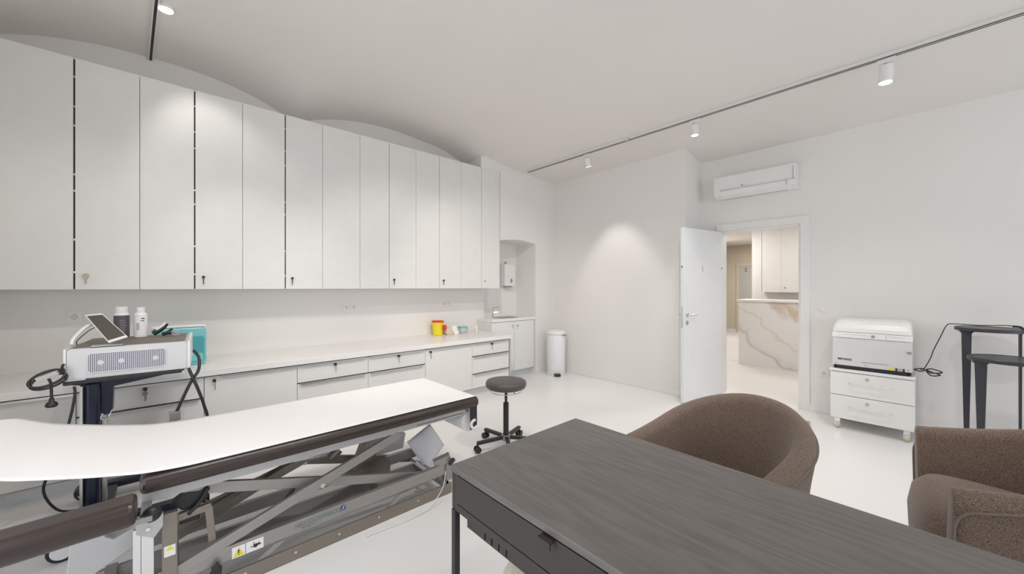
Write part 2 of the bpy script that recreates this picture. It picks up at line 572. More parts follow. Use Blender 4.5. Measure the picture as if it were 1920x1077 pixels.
# face towards the camera is local y=0.042 (the far local side) or y=0: rotate puts local +y towards -y world
bm = bm_new()
cyl(bm, (0.735, 0.042, 1.05), (0.735, 0.05, 1.05), 0.026); cyl(bm, (0.735, 0.05, 1.05), (0.735, 0.085, 1.05), 0.009)
tube(bm, [(0.735, 0.083, 1.05), (0.70, 0.088, 1.05), (0.61, 0.088, 1.05)], 0.009)
obj('door_handle', bm, 'steel', dr, smooth=True)
bm = bm_new(); cyl(bm, (0.735, 0.042, 0.955), (0.735, 0.05, 0.955), 0.026); cyl(bm, (0.735, 0.05, 0.955), (0.735, 0.056, 0.955), 0.01)
obj('keyhole_rosette', bm, 'steel', dr)
obj('lock_plate', B(0.7945, 0.797, 0.010, 0.032, 0.90, 1.14), 'steel', dr)
bm = bm_new(); cyl(bm, (0.735, -0.05, 1.05), (0.735, 0.0, 1.05), 0.009); tube(bm, [(0.735, -0.05, 1.05), (0.70, -0.055, 1.05), (0.61, -0.055, 1.05)], 0.009)
obj('door_handle', bm, 'steel', dr, smooth=True)
bm = bm_new(); cyl(bm, (0.797, 0.021, 1.62), (0.799, 0.021, 1.62), 0.012); cyl(bm, (0.012, 0.04, 1.62), (0.012, 0.048, 1.62), 0.010)
obj('latch_stud', bm, 'frame', dr)
mt = Matrix.Translation((0.42, 0.0425, 1.60)) @ Matrix.Rotation(PI, 4, 'Z') @ Matrix.Rotation(PI / 2, 4, 'X')
text_part('door_number', '1', 0.10, mt, 'greyink', dr)

# ---------------------------------------------------------------- reception and corridor beyond the door
struct('wall_corridor_left', B(5.48, 11.6, 3.92, 4.2, 0, 2.7), 'wall')
bm = bm_new(); box(bm, 13.0, 13.2, -0.5, 6.0, 2.0, 2.7); box(bm, 13.0, 13.2, -0.5, 4.22, 0, 2.0); box(bm, 13.0, 13.2, 4.52, 6, 0, 2.0)
box(bm, 13.35, 13.4, 4.1, 4.7, 0, 2.1)
struct('wall_corridor_end', bm, 'beige')
struct('baseboard_corridor', B(12.98, 13.0, 2.6, 4.2, 0, 0.08), 'white')
struct('wall_reception', B(9.3, 9.5, -1.0, 2.52, 0, 2.7), 'white')
struct('wall_corridor_block', B(5.48, 13.4, -1.2, -1.0, 0, 2.7), 'wall')
struct('wall_corridor_far_left', B(5.48, 13.2, 5.9, 6.0, 0, 2.7), 'beige')
struct('ceiling_corridor', B(5.48, 13.4, -1.2, 6.0, 2.67, 2.8), 'wall')
d2 = bpy.data.objects.new('door_2', None); C.objects.link(d2); d2['kind'] = 'structure'; d2.location = (12.98, 3.4, 0)
obj('leaf', B(-0.02, 0.018, -0.5, 0.46, 0, 2.03), 'doorgrey', d2)
bm = bm_new(); box(bm, -0.035, 0.018, 0.46, 0.53, 0, 2.09); box(bm, -0.035, 0.018, -0.5, 0.46, 2.03, 2.09)
obj('door_frame', bm, 'beige', d2)
text_part('door_number', '2', 0.16, face_negx(-0.022, 0.27, 1.90), 'ink', d2)

ct = thing('reception_counter', 'white onyx marble fronted counter with gold veins seen through the open door', 'counter', (7.56, 0.9, 0))
obj('marble_front', B(0, 0.55, -1.6, 1.356, 0, 1.118), 'marble', ct)
obj('counter_top', B(-0.02, 0.6, -1.6, 1.39, 1.12, 1.155), 'white', ct, bevel=0.004)
rc = thing('reception_wall_cabinet', 'tall white wall cabinet hanging behind the marble counter', 'cabinet', (9.0, 1.6, 1.275))
obj('body', B(0.02, 0.298, -1.4, 0.66, 0, 1.38), 'gap', rc)
obj('side_panel', B(0.0, 0.298, 0.664, 0.70, 0, 1.38), 'white', rc)
for k_ in range(4):
    dd = obj('door', B(0, 0.02, 0.33 - 0.33 * k_ + 0.004 - 0.005, 0.66 - 0.33 * k_ - 0.003, 0, 1.38), 'white', rc)
    if k_ == 1:
        bm = bm_new(); cyl(bm, (-0.006, 0.27, 0.09), (0.0, 0.27, 0.09), 0.014); obj('lock', bm, 'frame', dd)

# ---------------------------------------------------------------- upper cabinets
ZB, ZT = 1.362, 3.063
ub = [(-0.925, -0.519, -0.177, 1), (-0.177, 0.157, 0.492, 1), (0.492, 0.833, 1.17, 1), (1.17, None, 1.553, 0), (1.553, 1.89, 2.231, 1), (2.231, 2.562, 2.90, 1), (2.90, 3.244, 3.578, 1)]
ulab = ['tall white wall cabinet at the far left with a yellow lock and keys',
        'tall white double wall cabinet above the device cart, small key in its right door',
        'tall white double wall cabinet third from the left, dark key bow in its right door',
        'narrow single-door white wall cabinet without any lock',
        'tall white double wall cabinet directly right of the single-door one',
        'tall white double wall cabinet above the yellow sharps bin',
        'tall white double wall cabinet at the right end beside the sink niche']
for (x0, xm, x1, lk), lab in zip(ub, ulab):
    t = thing('wall_cabinet', lab, 'cabinet', ((x0 + x1) / 2, 4.2, ZB), group='tall white wall cabinets')
    h = (x1 - x0) / 2; dz = ZT - ZB
    bm = bm_new()
    box(bm, -h + 0.001, h - 0.001, 0.025, 0.396, 0.002, dz - 0.002)
    obj('body', bm, 'cab', t)
    obj('door_reveal', B(-h + 0.002, h - 0.002, 0.0215, 0.0245, 0.003, dz - 0.003), 'gap', t)
    wide = 0.0055 if x0 < 1.0 else 0.003
    xx = (xm - (x0 + x1) / 2) if xm is not None else None
    spans = [(-h + 0.0018, h - 0.0018)] if xm is None else [(-h + 0.0018, xx - wide), (xx + wide, h - 0.0018)]
    for i, (a, b_) in enumerate(spans):
        dd = obj('door', B(a, b_, 0, 0.02, 0, dz), 'cab', t)
        if lk and i == 1 and x0 < 0.6:
            for hz in (0.12, 0.36, 0.72, 0.84, 1.20, 1.34, 1.56):
                obj('hinge_pin', B(a - 2 * wide, a, 0.012, 0.0195, hz, hz + 0.014), 'alu', t)
        if lk and (i == 1):
            big = x0 < -0.9
            lx = a + 0.052; lz = 0.102
            bm = bm_new(); cyl(bm, (lx, -0.012 if not big else -0.02, lz), (lx, 0.0, lz), 0.009 if not big else 0.016)
            obj('lock', bm, 'brass' if big else 'frame', dd)
            if x0 < 2.5:
                bm = bm_new(); cyl(bm, (lx, -0.022, lz + 0.002), (lx, -0.010, lz + 0.002), 0.011 if not big else 0.013); box(bm, lx - 0.003, lx + 0.003, -0.018, -0.014, lz - 0.06, lz)
                obj('key', bm, 'frame' if big else 'black', dd)

# ---------------------------------------------------------------- base cabinets
FY = 3.83
ZC = 0.672


def lip(t, x0, x1, z):
    """thin aluminium profile handle along the top of a front"""
    bm = bm_new(); box(bm, x0, x1, -0.022, 0.018, z - 0.004, z + 0.001); box(bm, x0, x1, -0.024, -0.021, z - 0.014, z + 0.001)
    return bm


units = [(-0.925, -0.465, 'door', 'low white base cabinet in the left corner, partly behind the coiled cable', None),
         (-0.465, 0.20, 'drawers2', 'low white drawer cabinet right behind the device cart', 'mid'),
         (0.20, 0.854, 'door', 'low white base cabinet with a key in its wide door, right of the cart', 'left'),
         (0.854, 1.498, 'drawers2', 'low white two-drawer cabinet with a swinging key, left of the two in the middle', 'mid'),
         (1.498, 2.149, 'drawers2', 'low white two-drawer cabinet with a small key, right of the two in the middle', 'mid'),
         (2.149, 2.807, 'door', 'low white base cabinet with a plain door under the yellow sharps bin', 'left'),
         (2.807, 3.427, 'drawers3', 'low white cabinet of three narrow drawers at the right end of the worktop', 'mid')]
for x0, x1, kind, lab, lk in units:
    t = thing('base_cabinet', lab, 'cabinet', ((x0 + x1) / 2, FY, 0), group='low white base cabinets')
    h = (x1 - x0) / 2
    obj('body', B(-h + 0.001, h - 0.001, 0.022, 0.765, 0.085, 0.674), 'cab', t)
    obj('front_reveal', B(-h + 0.002, h - 0.002, 0.019, 0.0215, 0.09, 0.668), 'gap', t)
    obj('plinth', B(-h, h, 0.05, 0.07, 0, 0.085), 'plinth', t)

    def lock(par, lx, lz):
        bm = bm_new(); cyl(bm, (lx, -0.010, lz), (lx, 0, lz), 0.010); obj('lock', bm, 'frame', par)
        bm = bm_new(); cyl(bm, (lx, -0.028, lz + 0.002), (lx, -0.010, lz + 0.002), 0.012)
        box(bm, lx + 0.004, lx + 0.007, -0.020, -0.017, lz - 0.075, lz)
        obj('key', bm, 'black', par)
        return
    g = 0.0022
    if kind == 'door':
        dd = obj('door', B(-h + g, h - g, 0, 0.019, 0.10, 0.664), 'cab', t)
        obj('handle', lip(t, -h + g + (0.10 if lk else 0), h - g, 0.669), 'alu', dd)
        if lk: lock(dd, -h + 0.062, 0.632)
    else:
        sp = [(0.508, 0.664), (0.100, 0.495)] if kind == 'drawers2' else [(0.508, 0.664), (0.285, 0.495), (0.10, 0.272)]
        for i, (z0, z1) in enumerate(sp):
            dd = obj('drawer', B(-h + g, h - g, 0, 0.019, z0, z1), 'cab', t)
            obj('handle', lip(t, -h + g + 0.02, h - g - 0.03, z1 + 0.005), 'alu', dd)
            if i == 0 and lk: lock(dd, 0.0, 0.635)
            if i == 0 and x0 == -0.465:
                bm = bm_new(); cyl(bm, (0.0, -0.030, 0.605), (0.0, -0.012, 0.605), 0.014); box(bm, -0.003, 0.003, -0.024, -0.020, 0.55, 0.60); obj('key_fob', bm, 'frame_brown', dd)
wt = obj('worktop', B(-0.928, 3.459, 3.80, 4.598, 0.677, 0.726), 'top', bevel=0.003)
tag(wt, 'long white worktop running along the cabinet wall over the low cabinets', 'worktop')
ep = obj('end_panel', B(3.43, 3.456, 3.825, 4.55, 0, 0.675), 'alu', bevel=0.001)
tag(ep, 'thin grey side panel closing the right end of the low cabinet row', 'panel')

# sink unit
t = thing('sink_cabinet', 'white double-door sink cabinet standing in the wall niche', 'cabinet', (3.91, 4.24, 0))
obj('body', B(-0.448, 0.428, 0.024, 0.36, 0.09, 0.86), 'cab', t)
for a, b_, s in ((-0.448, -0.003, 1), (0.001, 0.428, -1)):
    dd = obj('door', B(a, b_, 0, 0.02, 0.10, 0.855), 'white', t, bevel=0.002)
    kx = b_ - 0.05 if s == 1 else a + 0.05
    bm = bm_new(); cyl(bm, (kx, -0.022, 0.79), (kx, 0, 0.79), 0.008); cyl(bm, (kx, -0.028, 0.79), (kx, -0.02, 0.79), 0.013); box(bm, kx - 0.002, kx + 0.002, -0.02, -0.016, 0.74, 0.79)
    obj('knob', bm, 'steel', dd)
obj('plinth', B(-0.448, 0.428, 0.05, 0.07, 0, 0.09), 'plinth', t)
bm = bm_new(); prism(bm, rrect(-0.10, 0.20, 0.10, 0.34, 0.04), 0.9055, 0.909, 'z')
st = obj('sink_top', B(-0.448, 0.438, -0.015, 0.425, 0.862, 0.903), 'top', t, bevel=0.002)
bm = bm_new()
r0 = rrect(-0.20, 0.16, 0.06, 0.32, 0.05); r1 = rrect(-0.185, 0.145, 0.075, 0.305, 0.045); r2 = rrect(-0.17, 0.13, 0.09, 0.29, 0.04)
a_ = [bm.verts.new((x, y, 0.904)) for x, y in r0]; b1 = [bm.verts.new((x, y, 0.9085)) for x, y in r1]; c_ = [bm.verts.new((x, y, 0.905)) for x, y in r2]
n_ = len(a_)
for i in range(n_):
    j = (i + 1) % n_
    bm.faces.new((a_[i], a_[j], b1[j], b1[i])); bm.faces.new((b1[i], b1[j], c_[j], c_[i]))
bm.faces.new(c_)
obj('basin', bm, 'sinkmetal', t)
t = thing('tap', 'small chrome lever tap on the sink counter in the niche', 'tap', (3.66, 4.47, 0.9035))
bm = bm_new(); cyl(bm, (0, 0, 0), (0, 0, 0.012), 0.03); cyl(bm, (0, 0, 0.012), (0, 0, 0.13), 0.02); obj('body', bm, 'chrome', t, smooth=False)
bm = bm_new(); bar(bm, (0, 0, 0.085), (0.10, -0.10, 0.10), 0.025, 0.02); cyl(bm, (0.095, -0.095, 0.08), (0.095, -0.095, 0.10), 0.012); obj('spout', bm, 'chrome', t)
bm = bm_new(); bar(bm, (-0.01, 0.01, 0.145), (0.08, -0.05, 0.165), 0.024, 0.01); cyl(bm, (0, 0, 0.13), (0, 0, 0.15), 0.019); obj('lever', bm, 'chrome', t)

# dispenser in the niche
t = thing('towel_dispenser', 'white wall dispenser with small dark window hanging in the sink niche', 'dispenser', (4.09, 4.67, 1.395))
bm = bm_new(); prism(bm, rrect(-0.115, 0.115, 0.0, 0.36, 0.025), -0.13, 0.0, 'y'); obj('housing', bm, 'white', t, bevel=0.008)
bm = bm_new(); prism(bm, rrect(0.005, 0.05, 0.055, 0.12, 0.02), -0.133, -0.128, 'y'); obj('window', bm, 'greyink', t)
bm = bm_new(); bar(bm, (-0.01, -0.03, 0.36), (-0.01, -0.03, 0.40), 0.016, 0.016, (0, 1, 0)); box(bm, -0.025, 0.005, -0.05, -0.02, 0.36, 0.375); obj('latch', bm, 'frame', t)
obj('outlet', B(-0.06, 0.06, -0.10, -0.04, -0.02, 0.0), 'greyink', t)

# pedal bin
t = thing('pedal_bin', 'tall white round pedal bin in the corner beside the sink niche', 'bin', (4.52, 3.93, 0))
bm = bm_new(); lathe(bm, [(0, 0.0), (0.135, 0.0), (0.14, 0.01), (0.146, 0.63), (0.14, 0.635), (0, 0.635)], n=40); obj('body', bm, 'bin', t, smooth=True, bevel=0.002)
bm = bm_new(); lathe(bm, [(0, 0.637), (0.15, 0.637), (0.153, 0.645), (0.152, 0.668), (0.135, 0.685), (0.07, 0.70), (0, 0.704)], n=40); obj('lid', bm, 'white', t, smooth=True)
bm = bm_new(); prism(bm, rrect(-0.05, 0.05, 0.008, 0.04, 0.014), -0.05, 0.03, 'x')
for v in bm.verts: v.co = Matrix.Rotation(math.radians(48), 4, 'Z') @ v.co + Vector((-0.092, -0.102, 0))
obj('pedal', bm, 'black', t)
bm = bm_new(); cyl(bm, (0.03, -0.155, 0.63), (0.05, -0.175, 0.63), 0.01); box(bm, -0.02, 0.045, -0.16, -0.145, 0.622, 0.634); obj('hinge', bm, 'frame', t)


# sockets and switch
def socket(x, lab, grp=None, z=1.14):
    t = thing('wall_socket', lab, 'socket', (x, 4.6, z), group=grp)
    bm = bm_new(); prism(bm, rrect(-0.04, 0.04, -0.04, 0.04, 0.006), -0.009, 0, 'y'); obj('plate', bm, 'white', t)
    bm = bm_new(); lathe(bm, [(0.024, 0), (0.0245, 0.002), (0.020, 0.002), (0.018, 0.0005), (0, 0.0005)], (0, -0.009, 0), 24, Matrix.Rotation(PI / 2, 4, 'X')); obj('cup', bm, 'socket_cup', t)
    bm = bm_new()
    for dx, dz in ((-0.010, 0), (0.010, 0), (0, 0.016), (0, -0.016)):
        cyl(bm, (dx, -0.0125, dz), (dx, -0.0098, dz), 0.0038, 10)
    obj('holes', bm, 'socket_pin', t)


socket(-0.566, 'white wall socket standing alone behind the device cart')
socket(1.540, 'white wall socket, left one of the pair above the middle of the worktop', 'worktop wall sockets')
socket(1.624, 'white wall socket, right one of the pair above the middle of the worktop', 'worktop wall sockets')
socket(2.880, 'white wall socket, left one of the pair above the sharps bin', 'worktop wall sockets')
socket(2.962, 'white wall socket, right one of the pair above the sharps bin', 'worktop wall sockets')
t = thing('light_switch', 'round white light switch on the wall right of the door', 'switch', (5.28, 0.757, 1.15))
bm = bm_new(); cyl(bm, (-0.008, 0, 0), (0, 0, 0), 0.042, 32); obj('plate', bm, 'wall', t)
bm = bm_new(); cyl(bm, (-0.011, 0, 0), (-0.0082, 0, 0), 0.028, 32); obj('rocker', bm, 'white', t)
t = thing('low_wall_socket', 'white wall socket low on the wall beside the drawer trolley', 'socket', (5.28, 0.743, 0.44))
bm = bm_new(); box(bm, -0.008, 0, -0.04, 0.04, -0.04, 0.04); obj('plate', bm, 'white', t, bevel=0.002)
bm = bm_new(); cyl(bm, (-0.010, 0, 0), (-0.008, 0, 0), 0.024)
obj('cup', bm, 'socket_cup', t)
bm = bm_new()
for dy, dz in ((0.010, 0), (-0.010, 0), (0, 0.015), (0, -0.015)): cyl(bm, (-0.0125, dy, dz), (-0.0101, dy, dz), 0.004, 10)
obj('holes', bm, 'socket_pin', t)

# ---------------------------------------------------------------- air conditioner
t = thing('air_conditioner', 'white split air conditioner mounted high above the open door', 'air conditioner', (5.28, 1.383, 2.49))
prof = [(0, 0.0), (-0.10, -0.005), (-0.17, 0.03), (-0.195, 0.08), (-0.20, 0.12), (-0.20, 0.255), (-0.185, 0.27), (0, 0.275)]
bm = bm_new(); prism(bm, prof, -0.42, 0.42, 'y'); obj('housing', bm, 'white', t, bevel=0.006)
bm = bm_new(); prism(bm, [(-0.204, 0.088), (-0.2005, 0.086), (-0.2005, 0.094), (-0.204, 0.095)], -0.42, 0.34, 'y'); obj('trim_line', bm, 'steel', t)
bm = bm_new(); prism(bm, [(-0.105, -0.010), (-0.176, 0.026), (-0.199, 0.078), (-0.195, 0.080), (-0.168, 0.030), (-0.10, -0.006)], -0.34, 0.36, 'y'); obj('air_flap', bm, 'white', t)
bm = bm_new()
prism(bm, [(-0.107, -0.012), (-0.110, -0.012), (-0.110, -0.007), (-0.105, -0.006)], -0.34, 0.36, 'y'); obj('flap_gap', bm, 'greyink', t)
bm = bm_new(); box(bm, -0.203, -0.195, -0.345, -0.342, 0.03, 0.085); box(bm, -0.202, -0.1, -0.405, -0.400, 0.08, 0.23)
obj('seam', bm, 'greyink', t)
bm = bm_new(); cyl(bm, (-0.2035, 0.10, 0.115), (-0.2, 0.10, 0.115), 0.009, 16); obj('emblem', bm, 'greyink', t)
text_part('brand_mark', 'LG', 0.018, face_negx(-0.2042, 0.075, 0.115), 'greyink', t)

# ---------------------------------------------------------------- ceiling tracks and spotlights
def zc(u, v): return ceil_z(u, v)


TZ = zc(4.05, 0)
t = thing('ceiling_track', 'long white spotlight track on the ceiling running towards the sink corner', 'light track', (4.05, 0, TZ))
bm = bm_new()
box(bm, -0.018, 0.018, -2.4, 2.37, -0.032, 0.002); box(bm, -0.018, 0.018, 2.385, 4.08, -0.032, 0.002)
obj('rail', bm, 'white', t)
bm = bm_new(); box(bm, -0.0235, -0.0185, -2.4, 2.37, -0.034, -0.028); box(bm, -0.0235, -0.0185, 2.40, 4.08, -0.034, -0.028); box(bm, -0.005, 0.005, -2.4, 4.07, -0.0345, -0.0325)
obj('slot', bm, 'gap', t)


def head(loc, aim, lab, power, cone, grp='track spotlights', name='track_spotlight', length=0.11, r=0.036, drop=0.055):
    t = thing(name, lab, 'spotlight', loc, group=grp)
    bm = bm_new(); box(bm, -0.014, 0.014, -0.05, 0.05, -0.034, -0.0005); obj('adapter', bm, 'white', t, bevel=0.002)
    d = Vector(aim) - (Vector(loc) + Vector((0, 0, -0.1))); d.normalize()
    p0 = Vector((0, 0, -drop)); p1 = p0 + d * length
    bm = bm_new(); cyl(bm, (0, 0.0, -0.03), (0, 0.0, -drop - 0.02), 0.007, 12); obj('joint', bm, 'frame_light', t)
    q = d.to_track_quat('Z', 'Y').to_matrix().to_4x4()
    bm = bm_new()
    lathe(bm, [(0, 0), (r * 0.9, 0), (r, 0.005), (r, length), (r - 0.004, length), (r - 0.005, length - 0.01)], p0, 28, q)
    obj('housing', bm, 'white', t, smooth=False)
    bm = bm_new()
    lathe(bm, [(0, length - 0.008), (r - 0.006, length - 0.008), (r - 0.006, length - 0.003), (0, length - 0.002)], p0, 28, q)
    obj('lens', bm, 'emit', t)
    l = spot('spot_beam', Vector(loc) + p0 + d * (length + 0.01), aim, power, cone)
    l.parent = t
    l.location = p0 + d * (length + 0.01)


head((4.05, 2.99, TZ - 0.034), (4.72, 2.95, 1.0), 'white track spotlight nearest the sink corner, lighting the blank wall', 26, 62)
head((4.05, 1.62, TZ - 0.034), (4.0, 1.55, 0.0), 'white track spotlight above the open door, middle of the three', 30, 80)
head((4.05, 0.20, TZ - 0.034), (3.9, 0.3, 0.0), 'large white track spotlight at the right, closest to the viewer', 30, 80, length=0.13, r=0.042)

LZ = zc(-0.1, 3.4)
t = thing('dark_ceiling_track', 'dark slotted spotlight track on the vault above the left wall cabinets', 'light track', (-0.1, 2.0, 0))
bm = bm_new(); bm2 = bm_new()
pv = None
for i in range(0, 31):
    yy = -3.2 + (4.585 + 3.2) * i / 30
    xx = -0.125 + (4.58 - yy) * 0.062 if yy > 2.2 else 0.022
    cur = (xx + 0.1, yy - 2.0, zc(-0.1, yy) - 0.012)
    if pv: bar(bm, pv, cur, 0.036, 0.028); bar(bm2, (pv[0], pv[1], pv[2] - 0.016), (cur[0], cur[1], cur[2] - 0.016), 0.016, 0.005)
    pv = cur
obj('rail', bm, 'white', t); obj('slot', bm2, 'black', t)
# recessed lamp seen from below at the left
LX, LY = -0.02 * 1.06, 3.436 * 1.075
LZZ = zc(LX, LY)
t = thing('ceiling_downlight', 'bright round white lamp beside the dark track on the left of the vault', 'ceiling light', (-0.022, 3.78, zc(-0.022, 3.78)))
bm = bm_new(); lathe(bm, [(0.0, -0.028), (0.044, -0.028), (0.048, -0.022), (0.048, 0.004), (0, 0.004)], n=32); obj('housing', bm, 'white', t)
bm = bm_new(); lathe(bm, [(0.0, -0.032), (0.040, -0.032), (0.042, -0.0285), (0, -0.0285)], n=32); obj('lens', bm, 'emit', t)
l = spot('spot_beam', (0, 0, 0), (0.9, 4.2, 1.6), 14, 75); l.parent = t; l.location = (0, 0, -0.06)
l.rotation_euler = (Vector((0.7, 4.2, 1.2)) - Vector((0, 3.78, 3.3))).to_track_quat('-Z', 'Y').to_euler()
# added spot beams without fixtures, out of view, lifting cabinets, couch and floor
for (x_, y_, tx, ty, tz, p, cn) in ((0.30, 2.85, 0.75, 4.2, 0.75, 21, 58), (1.5, 1.95, 2.2, 4.0, 0.6, 46, 80), (1.5, 1.95, 3.6, 4.2, 0.9, 55, 60),
                                    (1.0, 1.65, 0.9, 2.6, 0.0, 34, 100), (2.4, 0.9, 3.3, 2.4, 0.0, 60, 100), (2.6, -0.3, 4.3, 0.3, 0.0, 36, 80),
                                    (0.30, 1.7, -0.4, 3.4, 0.6, 40, 85), (1.2, -0.4, 1.1, 0.3, 0.0, 26, 100)):
    spot('ceiling_spot_beam', (x_, y_, zc(x_, y_) - 0.2), (tx, ty, tz), p, cn)

# ---------------------------------------------------------------- things on the worktop
t = thing('sharps_container', 'yellow sharps container with red lid on the worktop', 'sharps bin', (2.70, 4.47, 0.7265))
bm = bm_new(); lathe(bm, [(0, 0), (0.062, 0), (0.066, 0.006), (0.078, 0.175), (0, 0.175)], n=36); obj('body', bm, 'yellow', t, smooth=False, bevel=0.003)
bm = bm_new(); lathe(bm, [(0, 0.176), (0.082, 0.176), (0.082, 0.190), (0.072, 0.196), (0, 0.197)], n=36); obj('lid', bm, 'red', t)
bm = bm_new(); cyl(bm, (0.045, -0.085, 0.105), (0.055, -0.105, 0.105), 0.036, 28); obj('lid_flap', bm, 'red', t)
t = thing('beige_box', 'small cream rounded box lying beside the sharps container', 'box', (2.86, 4.44, 0.7265))
bm = bm_new(); prism(bm, rrect(-0.075, 0.075, 0, 0.095, 0.03), -0.05, 0.05, 'y'); obj('box_body', bm, 'beige_plastic', t, bevel=0.008)
t = thing('leaning_card', 'white card leaning on the cream box on the worktop', 'card', (2.94, 4.36, 0.7265), rz=math.radians(-12))
bm = bm_new(); bar(bm, (0, 0, 0.001), (-0.045, 0.022, 0.112), 0.065, 0.003, (0, 1, 0)); obj('card_sheet', bm, 'paper', t)
t = thing('supply_box', 'small clear tub with blue lid near the right end of the worktop', 'tub', (3.09, 4.44, 0.7265))
obj('tub', B(-0.06, 0.06, -0.045, 0.045, 0, 0.075), 'glass', t, bevel=0.006)
obj('lid', B(-0.062, 0.05, -0.047, 0.047, 0.077, 0.095), 'teal', t, bevel=0.004)
t = thing('white_bottle', 'small white pump bottle standing on the worktop end near the tub', 'bottle', (3.30, 4.40, 0.7265))
bm = bm_new(); lathe(bm, [(0, 0), (0.022, 0), (0.022, 0.085), (0.01, 0.10), (0, 0.10)], n=20); obj('bottle_body', bm, 'white', t)
bm = bm_new(); lathe(bm, [(0.0, 0.101), (0.010, 0.101), (0.010, 0.12), (0, 0.12)], n=16); obj('cap', bm, 'white', t)

# teal box
t = thing('teal_sterilizer', 'white and teal rounded plastic box on the worktop behind the device', 'appliance', (0.06, 4.22, 0.7265))
bm = bm_new(); prism(bm, rrect(-0.17, 0.17, 0.0, 0.315, 0.035), -0.10, 0.10, 'y'); obj('shell', bm, 'teal', t, bevel=0.01)
bm = bm_new(); prism(bm, rrect(-0.155, 0.155, 0.03, 0.24, 0.02), -0.108, -0.1, 'y'); obj('front_window', bm, 'teal_dark', t)
bm = bm_new(); prism(bm, rrect(-0.15, 0.15, 0.035, 0.10, 0.015), -0.111, -0.1085, 'y'); obj('lower_panel', bm, 'teal', t)
bm = bm_new(); prism(bm, rrect(-0.168, 0.168, 0.318, 0.335, 0.008), -0.095, 0.095, 'y'); obj('lid', bm, 'white', t, bevel=0.004)

# ---------------------------------------------------------------- device trolley and device
t = thing('device_trolley', 'dark blue-black steel post trolley carrying the grey device', 'trolley', (-0.30, 3.30, 0))
bm = bm_new(); prism(bm, rrect(-0.062, 0.002, -0.09, 0.03, 0.02), 0.09, 0.82, 'z'); obj('post', bm, 'navy', t)
bm = bm_new(); box(bm, -0.078, -0.066, -0.085, 0.045, 0.10, 0.815); box(bm, 0.004, 0.022, -0.03, 0.03, 0.10, 0.62); obj('post_edge', bm, 'alu', t)
bm = bm_new(); prism(bm, [(0.004, 0.64), (0.02, 0.625), (0.048, 0.65), (0.052, 0.79), (0.37, 0.838), (0.37, 0.846), (-0.12, 0.846), (-0.12, 0.825), (0.004, 0.80)], -0.05, 0.03, 'y'); obj('bracket', bm, 'navy', t)
obj('tray', B(-0.125, 0.355, -0.19, 0.36, 0.847, 0.868), 'black', t, bevel=0.004)
obj('base', B(-0.14, 0.46, -0.33, -0.25, 0.07, 0.11), 'navy', t, bevel=0.01)
obj('base', B(-0.14, 0.46, 0.25, 0.33, 0.07, 0.11), 'navy', t, bevel=0.01)
obj('base_bridge', B(-0.06, 0.05, -0.25, 0.25, 0.07, 0.10), 'navy', t)
for (x_, y_) in ((-0.10, -0.37), (0.42, -0.37), (-0.10, 0.37), (0.42, 0.37)):
    bm = bm_new(); cyl(bm, (x_, y_ - 0.018, 0.055), (x_, y_ + 0.018, 0.055), 0.055, 28)
    cs = obj('castor', bm, 'black', t)
    bm = bm_new(); cyl(bm, (x_, y_ - 0.022, 0.055), (x_, y_ + 0.022, 0.055), 0.041, 28); obj('hub', bm, 'white', cs)
bm = bm_new(); tube(bm, [(0.045, -0.05, 0.65), (0.03, -0.06, 0.615), (0.005, -0.095, 0.615), (0.012, -0.09, 0.645)], 0.004); obj('release_wire', bm, 'steel', t)

dvx = thing('treatment_device', 'light grey boxy device with a finned vent grille on the trolley', 'medical device', (-0.172, 3.13, 0.869), rz=math.radians(-3))
bm = bm_new(); prism(bm, rrect(-0.245, 0.252, 0.0, 0.168, 0.014), 0.0, 0.56, 'y'); obj('housing', bm, 'device', dvx, bevel=0.003)
bm = bm_new(); prism(bm, rrect(0.2525, 0.268, 0.0, 0.175, 0.006), -0.006, 0.56, 'y'); obj('side_cheek', bm, 'white', dvx, bevel=0.002)
bm = bm_new(); prism(bm, rrect(-0.256, -0.246, 0.0, 0.172, 0.004), -0.004, 0.56, 'y'); obj('side_cheek', bm, 'white', dvx, bevel=0.002)
obj('top_mesh', B(-0.23, 0.24, 0.05, 0.54, 0.1685, 0.1725), 'devtop', dvx)
gx0, gx1, gz0, gz1 = -0.168, 0.155, 0.030, 0.138
bm = bm_new(); prism(bm, rrect(gx0, gx1, gz0, gz1, 0.014), -0.002, -0.0003, 'y'); gb = obj('grille', bm, 'ink', dvx)
bm = bm_new()
for i in range(1, 40):
    x_ = gx0 + (gx1 - gx0) * i / 40
    box(bm, x_ - 0.0016, x_ + 0.0016, -0.0045, -0.002, gz0 + 0.004, gz1 - 0.004)
for i in range(1, 14):
    z_ = gz0 + (gz1 - gz0) * i / 14
    box(bm, gx0 + 0.003, gx1 - 0.003, -0.0042, -0.0021, z_ - 0.0009, z_ + 0.0009)
obj('grille_fins', bm, 'fanlight', gb)
bm = bm_new(); tube(bm, [(x_, -0.003, z_) for x_, z_ in rrect(gx0, gx1, gz0, gz1, 0.014)], 0.0028, n=6, closed=True, smooth=False); obj('grille_rim', bm, 'white', gb)
for x_ in (-0.118, -0.035, 0.108):
    bm = bm_new(); cyl(bm, (x_, -0.0052, 0.085), (x_, -0.0046, 0.085), 0.013, 20); obj('fan_hub', bm, 'fanlight', gb)
obj('bottom_lip', B(-0.245, -0.17, -0.03, 0.0, 0.0002, 0.004), 'alu', dvx)
obj('cable_hook', B(0.240, 0.250, 0.0, 0.03, -0.03, -0.002), 'alu', dvx)

